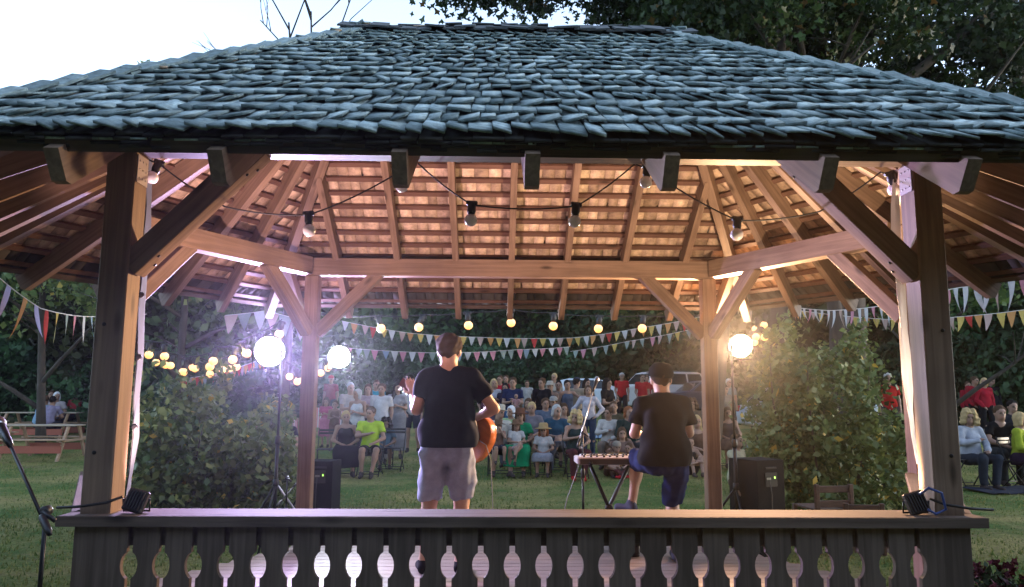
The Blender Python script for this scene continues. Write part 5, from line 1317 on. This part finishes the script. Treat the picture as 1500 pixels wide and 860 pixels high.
# ---- cars
car(868, 35, math.pi-.15, (.68, .74, .80), 'silver estate car behind the standing crowd', 4.6, 1.45)
car(962, 34, .35, (.72, .70, .70), 'pale four wheel drive with red tail lights beside the men in red', 4.7, 1.8, True)
car(1030, 33, .2, (.03, .05, .10), 'dark blue hatchback between the off-roader and the rear right post', 4.1, 1.45)
car(1190, 24, math.pi+.1, (.45, .52, .60), 'pale blue car half hidden behind the climber covered bush', 4.4, 1.5)

# ---- audience
def seat_for(px, Y, rz=0, lab=None, sc=1.0):
    return chair_at(xat(px, Y, .5), Y+.02, rz, None, lab or 'black folding chair under a seated listener', sc)
g1 = 'people in the audience'
def P_(lab, px, Y, pose, top, bot, hair, **k):
    if pose.startswith('sit') and k.pop('chair', True):
        seat_for(px, Y, k.get('rz', 0), 'black folding chair carrying the '+lab.split(' ', 1)[1] if len(lab.split()) < 10 else 'black folding chair carrying the '+' '.join(lab.split()[1:7]), k.get('sc', 1.0))
    k.pop('chair', None)
    return person(lab, px, Y, pose, top, bot, hair, grp=g1, **k)
# left of the guitarist
P_('blond woman in black halter dress seated beside man in lime shirt', 506, 15.2, 'sit', ('tank', (.012, .012, .02)), ('dress', (.012, .012, .02)), ('bun', 'blond'), fem=True, sc=.97, rz=.1)
P_('man in lime green t-shirt with black bag strap', 543, 15.1, 'sit', ('tee', (.50, .72, .04)), ('shorts', (.02, .02, .021)), ('crop', 'brown'), rz=-.1, sc=1.04)
P_('grey haired man in pale short sleeved shirt standing at left', 512, 17.6, 'hold', ('tee', (.55, .48, .46)), ('trousers', (.2, .17, .16)), ('short', 'grey'), rz=.5)
P_('woman in white sleeveless top standing behind the lime shirt', 523, 16.9, 'hold', ('tank', (.7, .68, .7)), ('trousers', (.07, .06, .08)), ('bob', 'grey'), fem=True, sc=.93, rz=-.3)
P_('long haired woman in pale pink blouse looking at phone', 538, 18.3, 'hold', ('long', (.50, .35, .40)), ('trousers', (.06, .06, .09)), ('long', 'brown'), fem=True, sc=.97)
P_('man in white t-shirt standing left of the guitar', 558, 17.0, 'stand', ('tee', (.75, .72, .76)), ('trousers', (.3, .27, .27)), ('crop', 'brown'), rz=.2)
P_('person in turquoise shirt half hidden behind the white t-shirt', 550, 20, 'stand', ('tee', (.02, .30, .42)), ('trousers', (.05, .05, .07)), ('short', 'brown'))
P_('woman in long grey dress with dark long hair', 581, 17.8, 'hold', ('tee', (.42, .40, .44)), ('dress', (.33, .32, .36)), ('long', 'black'), fem=True)
P_('small child with dark curls in blue patterned shirt', 565, 16.3, 'sit', ('tee', (.10, .18, .26)), ('shorts', (.08, .10, .14)), ('curly', 'black'), sc=.78, child=True, skin='d')
P_('man in white t-shirt and navy shorts behind the guitar head', 604, 19.0, 'stand', ('tee', (.75, .73, .74)), ('shorts', (.02, .025, .05)), ('crop', 'brown'), sc=1.02)
P_('girl wrapped in a pink towel by the striped cloth', 477, 20, 'hold', ('tee', (.60, .15, .25)), ('skirt', (.6, .2, .3)), ('long', 'brown'), fem=True, sc=.72, child=True)
P_('tanned child in brown clothes beside the pink towel', 490, 19.3, 'hold', ('tank', (.22, .13, .10)), ('shorts', (.2, .10, .08)), ('short', 'brown'), sc=.70, child=True, skin='t')
P_('person in a red cap far behind the striped cloth', 484, 25, 'stand', ('tee', (.30, .04, .05)), ('trousers', (.05, .05, .07)), None, hat=('cap', (.45, .03, .03)))
chair_at(xat(480, 15.6, .5), 15.6, .1, label='empty black folding chair right of the rear left post')
chair_at(xat(576, 15.9, .5), 15.9, -.1, label='empty black folding chair beside the lime shirt')
# centre, front row
P_('man in white shirt and straw trilby with a child on his lap', 731, 15.3, 'sit', ('tee', (.72, .68, .62)), ('shorts', (.03, .04, .06)), ('crop', 'grey'), hat=('trilby', (.62, .56, .45)), sc=1.05)
P_('bare armed child in brown sun hat with hands at the mouth', 730, 14.95, 'sitm', ('tank', (.20, .11, .08)), ('shorts', (.05, .05, .08)), ('short', 'brown'), hat=('sun', (.16, .10, .07)), sc=.62, child=True, chair=False, z=gz(14.9)+.27)
P_('woman in long green dress with brown hair and hat', 762, 15.4, 'sit', ('tee', (.01, .30, .13)), ('dress', (.01, .36, .16)), ('bob', 'brown'), fem=True, hat=('sun', (.18, .08, .05)))
P_('girl in white t-shirt and brown hat on the green dress', 756, 15.0, 'sitx', ('tee', (.72, .7, .7)), ('shorts', (.6, .4, .4)), ('long', 'brown'), hat=('sun', (.22, .12, .07)), sc=.64, child=True, chair=False, z=gz(15)+.24)
P_('girl in straw hat, white t-shirt and grey skirt', 796, 15.2, 'sit', ('tee', (.74, .70, .68)), ('skirt', (.36, .36, .42)), ('long', 'red'), hat=('sun', (.55, .38, .18)), sc=.76, child=True, fem=True)
P_('grey blond woman in navy and teal patterned top with crossed legs', 815, 15.8, 'sitx', ('tee', (.03, .09, .15)), ('trousers', (.14, .15, .2)), ('bob', 'grey'), fem=True, sc=1.06, rz=-.2)
P_('woman with blond curls, dark top and red boots', 843, 14.9, 'sit', ('tank', (.03, .05, .05)), ('trousers', (.10, .03, .035)), ('curly', 'blond'), fem=True, shoe=(.3, .02, .02), rz=.15)
# second row
P_('white haired woman in pale yellow green top behind the trilby', 749, 16.7, 'sit', ('long', (.42, .58, .30)), ('trousers', (.1, .1, .12)), ('bob', 'white'), fem=True)
P_('blond woman in grey t-shirt behind the straw hat girl', 779, 16.8, 'sit', ('tee', (.24, .21, .24)), ('trousers', (.35, .25, .16)), ('bun', 'blond'), fem=True, sc=1.06)
P_('man in blue grey shirt sitting in the third row', 799, 18.2, 'sit', ('tee', (.13, .17, .25)), ('trousers', (.06, .06, .08)), ('crop', 'brown'), sc=1.08)
P_('person in pale cap behind the blue grey shirt', 811, 18.9, 'sit', ('tee', (.2, .2, .22)), ('trousers', (.06, .06, .08)), ('crop', 'brown'), hat=('cap', (.45, .42, .40)), sc=1.08)
P_('dark haired woman in white top with black straps', 826, 16.9, 'sit', ('tank', (.68, .66, .7)), ('skirt', (.06, .06, .08)), ('long', 'brown'), fem=True, sc=1.04)
P_('child in dull clothes sitting behind the white haired woman', 731, 17.2, 'ground', ('tee', (.3, .2, .2)), ('shorts', (.1, .1, .12)), ('short', 'brown'), sc=.8, child=True, z=gz(17.2)+.35)
# standing
P_('bearded man in navy t-shirt holding a baby', 751, 19.2, 'hold', ('tee', (.025, .035, .10)), ('trousers', (.08, .18, .35)), ('crop', 'brown'), sc=1.06)
P_('bald baby in pink held by the bearded man', 756, 18.85, 'sit', ('tee', (.55, .30, .30)), ('shorts', (.5, .3, .3)), None, sc=.40, child=True, chair=False, z=gz(18.9)+.92)
P_('blond woman in white top standing left of the bearded man', 723, 20.5, 'hold', ('tee', (.62, .62, .68)), ('skirt', (.15, .12, .2)), ('bob', 'blond'), fem=True, sc=1.02)
P_('person in bright red shirt behind the blond woman', 732, 23.5, 'stand', ('long', (.50, .02, .04)), ('trousers', (.03, .03, .04)), ('short', 'brown'), sc=1.04)
P_('second red shirt close behind the dark haired head', 741, 24.2, 'stand', ('tee', (.45, .02, .04)), ('trousers', (.03, .03, .04)), ('short', 'brown'), sc=1.04)
P_('dark haired woman between the red shirts and bearded man', 740, 20.3, 'stand', ('tee', (.04, .03, .06)), ('trousers', (.04, .04, .06)), ('long', 'black'), fem=True, sc=.96)
P_('dark haired person in plum top at the guitarist elbow', 713, 20.6, 'stand', ('tee', (.16, .06, .09)), ('trousers', (.04, .04, .06)), ('short', 'black'), sc=.98)
P_('far white figure between the trees behind the bearded man', 772, 27, 'stand', ('tee', (.5, .48, .48)), ('trousers', (.35, .35, .36)), ('short', 'brown'), sc=.9)
P_('brown haired woman crouching in patterned skirt', 774, 18.6, 'sit', ('tee', (.16, .13, .15)), ('skirt', (.42, .38, .48)), ('long', 'brown'), fem=True, sc=1.06, rz=-.5)
P_('dull green clothed person beside the woman in black', 785, 21, 'sit', ('tee', (.06, .10, .08)), ('trousers', (.07, .07, .09)), ('short', 'brown'), sc=1.1, rz=.4)
P_('woman in black cardigan and long black dress', 794, 19.6, 'stand', ('long', (.012, .012, .018)), ('dress', (.012, .012, .016)), ('bun', 'brown'), fem=True, sc=1.05)
P_('person in straw hat and grey vest with folded arms', 806, 20.2, 'hold', ('tank', (.16, .14, .15)), ('trousers', (.08, .08, .10)), ('short', 'brown'), hat=('trilby', (.60, .54, .46)), sc=.98, rz=-.4)
P_('person in grey brown shirt turned to the straw hat', 818, 20.4, 'hold', ('tee', (.22, .19, .18)), ('trousers', (.12, .11, .13)), ('short', 'black'), sc=1.0, rz=.6)
P_('tall pale shirted person behind the straw hat', 812, 24, 'stand', ('tee', (.5, .45, .4)), ('trousers', (.12, .11, .13)), ('short', 'blond'), sc=1.08)
P_('woman in blue grey top hugging the man in beige', 831, 19.8, 'hug', ('tank', (.10, .13, .20)), ('trousers', (.05, .06, .10)), ('bun', 'black'), fem=True, sc=1.02)
P_('man in beige t-shirt and dark cap seen from behind', 844, 20.2, 'hold', ('tee', (.48, .38, .28)), ('trousers', (.04, .05, .08)), ('crop', 'black'), hat=('cap', (.05, .06, .09)), rz=2.6, sc=1.05)
P_('woman in white blouse and jeans with hands on hips', 862, 18.2, 'hips', ('long', (.66, .62, .70)), ('trousers', (.04, .07, .14)), ('bob', 'brown'), fem=True, sc=.97)
P_('dark haired head behind the white blouse', 859, 21.5, 'stand', ('tee', (.12, .10, .10)), ('trousers', (.05, .05, .07)), ('long', 'black'), fem=True, sc=1.02)
P_('long haired woman in black t-shirt holding a phone', 890, 19.2, 'hold', ('tee', (.018, .016, .018)), ('trousers', (.02, .02, .025)), ('long', 'black'), fem=True, rz=.7, sc=1.06)
P_('man in red shirt standing by the off-roader', 911, 28, 'stand', ('tee', (.55, .02, .03)), ('trousers', (.02, .02, .03)), ('crop', 'grey'), sc=1.06)
P_('red shirted man left of the keyboard player cap', 941, 27.5, 'stand', ('tee', (.50, .02, .03)), ('trousers', (.02, .02, .03)), ('crop', 'brown'), sc=1.04)
P_('second red shirt next to the keyboard player cap', 948, 28.5, 'stand', ('tee', (.45, .02, .03)), ('trousers', (.02, .02, .03)), ('crop', 'brown'), sc=1.0)
# right of the microphone
P_('woman in white cardigan with glasses left of the dark green shirt', 892, 16.4, 'sit', ('long', (.70, .66, .62)), ('trousers', (.30, .24, .20)), ('bun', 'brown'), fem=True)
P_('person in olive behind the white cardigan', 899, 17.6, 'sit', ('tee', (.12, .10, .06)), ('trousers', (.08, .08, .08)), ('short', 'brown'), sc=1.05)
P_('red haired woman in dark green shirt with a tray', 920, 16.2, 'sit', ('long', (.015, .045, .045)), ('trousers', (.03, .04, .06)), ('bob', 'red'), fem=True, sc=1.02, rz=-.2)
P_('child in yellow top and pale beanie on the grass', 903, 15.1, 'ground', ('tee', (.50, .25, .05)), ('trousers', (.15, .05, .05)), None, hat=('beanie', (.42, .36, .30)), sc=.72, child=True, shoe=(.4, .02, .03))
P_('brown haired toddler on the grass left of the beanie child', 892, 15.2, 'knees', ('tee', (.30, .13, .08)), ('trousers', (.12, .06, .05)), ('short', 'brown'), sc=.62, child=True)
P_('dark haired woman on the grass behind the beanie child', 911, 15.7, 'ground', ('tee', (.22, .14, .12)), ('trousers', (.10, .06, .06)), ('long', 'brown'), fem=True)
P_('small child in cream leaning beside the dark haired woman', 921, 15.2, 'ground', ('tee', (.50, .42, .36)), ('trousers', (.3, .25, .22)), ('short', 'brown'), sc=.68, child=True, rz=-.3)
P_('long haired woman in brown top sitting left of the rear right post', 1020, 16.3, 'ground', ('tank', (.13, .07, .05)), ('shorts', (.10, .09, .08)), ('long', 'blond'), fem=True, sc=1.1, z=gz(16.3)+.12)
P_('child in black top in front of the long haired woman', 1010, 15.4, 'knees', ('tank', (.015, .015, .02)), ('shorts', (.02, .02, .03)), ('short', 'brown'), sc=.80, child=True)
P_('woman in tank top sitting right of the rear right post', 1066, 16.6, 'sit', ('tank', (.05, .045, .06)), ('skirt', (.14, .08, .06)), ('long', 'brown'), fem=True)
P_('crouching man in cream t-shirt by the yellow topped speaker', 1078, 13.6, 'knees', ('tee', (.60, .54, .36)), ('shorts', (.12, .09, .06)), ('crop', 'brown'), rz=.8, sc=1.05)
P_('grey shirted person far behind the warm lamp stand', 1068, 24, 'stand', ('tee', (.25, .28, .28)), ('trousers', (.05, .06, .08)), ('short', 'grey'), sc=1.0)
P_('person in beige top behind the lamp stand, standing', 1062, 20, 'stand', ('tee', (.3, .24, .2)), ('trousers', (.06, .06, .07)), ('long', 'brown'), fem=True, sc=.96)
P_('man sitting low between keyboard player and rear right post', 1014, 19, 'sit', ('tee', (.12, .09, .07)), ('trousers', (.06, .06, .07)), ('curly', 'brown'), sc=1.05)
# right edge group
P_('blond curly woman in white sweater in a camp chair', 1420, 13.8, 'sit', ('long', (.60, .62, .70)), ('trousers', (.04, .05, .07)), ('curly', 'blond'), fem=True, sc=1.08)
P_('man in black t-shirt and glasses right of the white sweater', 1457, 14.4, 'sitf', ('tee', (.015, .015, .018)), ('trousers', (.05, .06, .07)), ('crop', 'brown'), sc=1.18)
P_('woman in lime patterned cardigan at the right edge', 1494, 13.6, 'sit', ('long', (.42, .50, .05)), ('skirt', (.04, .02, .05)), ('bob', 'blond'), fem=True, sc=1.06, rz=.5)
P_('man with sunglasses behind the lime cardigan', 1484, 16.5, 'sit', ('tee', (.03, .03, .04)), ('trousers', (.05, .05, .06)), ('crop', 'black'), sc=1.15)
P_('tall person in red jacket in front of the far trees', 1429, 23, 'stand', ('long', (.42, .02, .04)), ('trousers', (.015, .015, .02)), ('crop', 'brown'), sc=1.08)
P_('shorter red jacket left of the tall one', 1420, 23.6, 'stand', ('long', (.38, .02, .04)), ('trousers', (.015, .015, .02)), ('short', 'brown'), sc=.98)
P_('blond person in red jacket right of the tall one', 1444, 22.6, 'stand', ('long', (.45, .02, .04)), ('trousers', (.015, .015, .02)), ('bob', 'blond'), fem=True, sc=1.06)
P_('dark clothed figure at the shoulder of the blond red jacket', 1455, 23.5, 'stand', ('long', (.02, .02, .03)), ('trousers', (.015, .015, .02)), ('short', 'black'), sc=1.06)
P_('red shirted person glimpsed between climber and white curtain', 1303, 20, 'stand', ('tee', (.50, .02, .02)), ('trousers', (.03, .03, .04)), ('short', 'grey'), sc=1.15)
# behind the left bush
P_('person in olive shirt seated behind the left bush', 383, 14.0, 'sitf', ('tee', (.16, .20, .08)), ('trousers', (.08, .08, .1)), ('short', 'brown'), rz=-.5)
P_('man in black t-shirt seated at the low table left of the rear post', 414, 14.2, 'sitf', ('tee', (.015, .015, .03)), ('trousers', (.10, .05, .08)), ('crop', 'grey'), rz=.4, sc=1.05)
P_('child in pale pink sitting in the yellow green bush', 397, 12.6, 'knees', ('tee', (.50, .34, .38)), ('shorts', (.25, .06, .10)), ('bob', 'blond'), sc=.8, child=True, fem=True)
# picnic tables on the left
def picnic(px, py, Y, rz, label, L_=2.0):
    x = xat(px, Y, .5); o = empty('picnic_table', (x, Y, gz(Y)), rz); tag(o, label, 'picnic table', 'beer tables on the left lawn'); wd = mat('bench_wood', (.34, .22, .14), .6, noise=(6, .25, (1, 8, 8)))
    b = MB(); 
    for i in range(3): b.box((0, -.17+i*.17, .75), (L_, .16, .028), bev=.004)
    b.obj('tabletop', mat('table_pale', (.34, .28, .21), .6), o)
    for sy in (-1, 1):
        b = MB(); b.box((0, sy*.62, .46), (L_, .25, .03), bev=.004); bb = b.obj('bench', wd, o)
        b = MB(); b.box((0, sy*.62, .25), (L_*.86, .03, .16), bev=.004); b.obj('apron', mat('red_wood', (.28, .07, .04), .6), bb)
    for sx in (-1, 1):
        b = MB(); b.prism([(-.72, 0), (-.62, 0), (-.20, .73), (-.30, .73)], sx*L_*.4-.02, sx*L_*.4+.02, 'yz'); b.obj('leg', wd, o)
        b = MB(); b.prism([(.62, 0), (.72, 0), (.30, .73), (.20, .73)], sx*L_*.4-.02, sx*L_*.4+.02, 'yz'); b.obj('leg', wd, o)
        b = MB(); b.box((sx*L_*.4+.045*sx, 0, .43), (.04, 1.4, .05)); b.obj('crossbar', wd, o)
picnic(65, 670, 17.5, .08, 'picnic table with red brown benches left of the dark post', 1.5)
picnic(60, 640, 21.5, .05, 'farther picnic table with people around it')
picnic(-50, 665, 18.5, .1, 'picnic table cut by the left edge of the picture', 1.6)
P_('person in light blue shirt at the far picnic table', 60, 20.9, 'sitf', ('tee', (.30, .48, .68)), ('trousers', (.06, .06, .08)), ('short', 'brown'), rz=3.0, chair=False, z=gz(20.9)+.02)
P_('white haired person in white at the far picnic table', 82, 22.4, 'sit', ('tee', (.6, .52, .55)), ('trousers', (.06, .06, .08)), ('bob', 'white'), rz=.2, chair=False)
P_('person in lilac shirt beside the light blue shirt', 71, 20.9, 'sitf', ('tee', (.34, .30, .45)), ('trousers', (.06, .06, .08)), ('short', 'black'), rz=3.3, chair=False)
P_('person in pale turquoise behind the white haired one', 75, 23.2, 'sit', ('tee', (.28, .50, .58)), ('trousers', (.06, .06, .08)), ('short', 'brown'))
P_('person in red shirt near the dark left post', 110, 23.5, 'sit', ('tee', (.40, .05, .06)), ('trousers', (.04, .04, .06)), ('short', 'brown'), rz=-.3)
# striped cloth, blanket
def cloth_line(px0, px1, py0, py1, Y, label):
    a = at(px0, py0, Y); b_ = at(px1, py0+2, Y+.2); o = empty('striped_cloth', a); tag(o, label, 'striped cloth'); n = 22; zt = 0; hh = a.z-at(px0, py1, Y).z
    V = []; Q = []; mi = []
    for i in range(n+1):
        p = a.lerp(b_, i/n)-a; 
        for k in range(4): V.append((p.x, p.y+.03*math.sin(i*1.1+k*.3), p.z-hh*k/3))
    for i in range(n):
        for k in range(3): q = i*4+k; Q.append((q, q+4, q+5, q+1)); mi.append(i % 2)
    m_ = len(V); V += [(x, y+.006, z) for x, y, z in V]; Q += [tuple(m_+v for v in q[::-1]) for q in Q]; mi += mi
    link('fabric', pymesh('fabric', V, Q, [mat('cloth_white', (.62, .58, .58), .9), mat('cloth_red', (.55, .20, .20), .9)], mi=mi), None, o)
    for q in (Vector((0, .03, 0)), b_-a+Vector((0, .03, 0))):
        b = MB(); b.tube([q+Vector((0, 0, .03)), Vector((q.x, q.y, gz(Y)-a.z-.05))], .014, 6); b.obj('support_post', WOOD, o)
cloth_line(462, 503, 597, 626, 21.5, 'red and white striped cloth hanging behind the children at left')
cloth_line(418, 436, 612, 630, 17.0, 'pale striped cloth seen just left of the rear left post')
def blanket(px, Y, wx, wy, col, label, rz=0):
    o = empty('picnic_blanket', (xat(px, Y, gz(Y)), Y, gz(Y)+.025), rz); o.rotation_euler = (math.atan(.04), 0, rz); tag(o, label, 'blanket')
    V = []; Q = []; n = 12
    for i in range(n+1):
        for k in range(n+1): V.append(((i/n-.5)*wx, (k/n-.5)*wy, .012*math.sin(i*1.3)*math.cos(k*1.1)+.02))
    Q = [(i*(n+1)+k, (i+1)*(n+1)+k, (i+1)*(n+1)+k+1, i*(n+1)+k+1) for i in range(n) for k in range(n)]
    m_ = len(V); V += [(x, y, z-.01) for x, y, z in V]; Q += [tuple(m_+v for v in q[::-1]) for q in Q]
    link('fabric', pymesh('fabric', V, Q, [colmat(col)], smooth=True), None, o)
blanket(880, 23, 3.4, 1.6, (.35, .48, .62), 'light blue picnic blanket spread behind the phone woman')
blanket(1478, 13.2, 1.3, .7, (.05, .055, .08), 'dark picnic blanket on the grass at the right edge', .2)
blanket(1030, 20.5, 2.4, 1.4, (.25, .34, .36), 'teal blanket on the slope behind the rear right post')
# wooden garden chairs at the right
def garden_chair(px, Y, zt, wd, rz, label):
    x = xat(px, Y, .7); o = empty('garden_chair', (x, Y, gz(Y)), rz); tag(o, label, 'chair'); bw = mat('brown_wood', (.09, .05, .035), .6, noise=(8, .3, (1, 6, 6))); h_ = zt-gz(Y)
    for sx in (-1, 1):
        b = MB(); b.box((sx*wd/2, -.22, h_/2), (.045, .045, h_), bev=.004); b.obj('leg', bw, o)
        b = MB(); b.box((sx*wd/2, .25, .22), (.045, .045, .44), bev=.004); b.obj('leg', bw, o)
    b = MB()
    for z in (h_-.05, h_-.20, h_-.36): b.box((0, -.22, z), (wd-.05, .022, .07), bev=.004)
    b.obj('backrest', bw, o)
    b = MB()
    for i in range(6): b.box((0, -.17+i*.08, .43), (wd+.02, .065, .02), bev=.003)
    b.obj('seat', bw, o)
garden_chair(1204, 8.3, at(1204, 706, 8.3).z, .38, .12, 'brown slatted wooden chair before the right bush')
garden_chair(1252, 8.2, at(1252, 733, 8.2).z, .36, -.1, 'lower brown wooden chair right of the slatted one')
# flowers at the bottom right
def planter(px, Y, label):
    x = xat(px, Y, .4); o = empty('flower_planter', (x, Y, 0)); tag(o, label, 'planter')
    b = MB(); b.lathe([(.14, 0), (.17, .02), (.21, .26), (.225, .28), (.20, .285), (.18, .25)], 20); b.obj('pot', mat('stone_pot', (.30, .28, .24), .9, noise=(12, .3), bump=.5), o)
    c = ell_centres(60, (.34, .30, .22), 5, .5, -.6); c[:, 2] += .34; p = clump_points(c, 26, .07, 6); V, Fc = leaf_quads(p, .045, 7); link('foliage', pymesh('foliage', V, Fc, [GREENB], tint=NR.rand(len(p))*.9), None, o)
    c = ell_centres(110, (.36, .32, .26), 15, .85, -.4); c[:, 2] += .38; p = clump_points(c, 5, .02, 16); V, Fc = leaf_quads(p, .05, 17, shape=9); link('blossoms', pymesh('blossoms', V, Fc, [mat_tint('petal', (.05, .008, .02), (.14, .02, .04), .7, c2=(.5, .4, .3))], tint=NR.rand(len(p))), None, o)
planter(1455, 4.7, 'dark red petunias spilling over a pot at the right of the railing')
# coils of cable, pedals on the stage floor
for i, (px, Y, rr) in enumerate(((515, 4.6, .10), (560, 4.5, .12), (378, 4.7, .12), (790, 4.6, .10), (838, 4.4, .13), (700, 4.8, .12), (425, 4.9, .13))):
    x = xat(px, Y, FLOOR); o = empty('cable_coil', (x, Y, FLOOR+.008)); tag(o, 'loose loop of black cable on the stage floor, number %d seen from the left through the railing' % (i+1) if False else ['loose loop of black cable on the stage floor below the man in lime green', 'looped black cable on the stage floor just left of the guitarist shoes', 'black cable loop near the rear left post', 'black cable loop between the musicians', 'tangled black cable under the keyboard', 'black cable loop right of the guitarist shoes', 'black cable loop left of the small speaker'][i], 'cable', 'cables on the stage floor')
    rq = random.Random(i); pts = []
    for k in range(26):
        a = k*.62; q = rr*(1+.25*math.sin(k*1.7+i)); pts.append((math.cos(a)*q+(k-13)*.018, math.sin(a)*q*.7, .004+.002*(k % 3)))
    b = MB(); b.tube(pts, .0055, 6); b.obj('wire', CABLE, o)
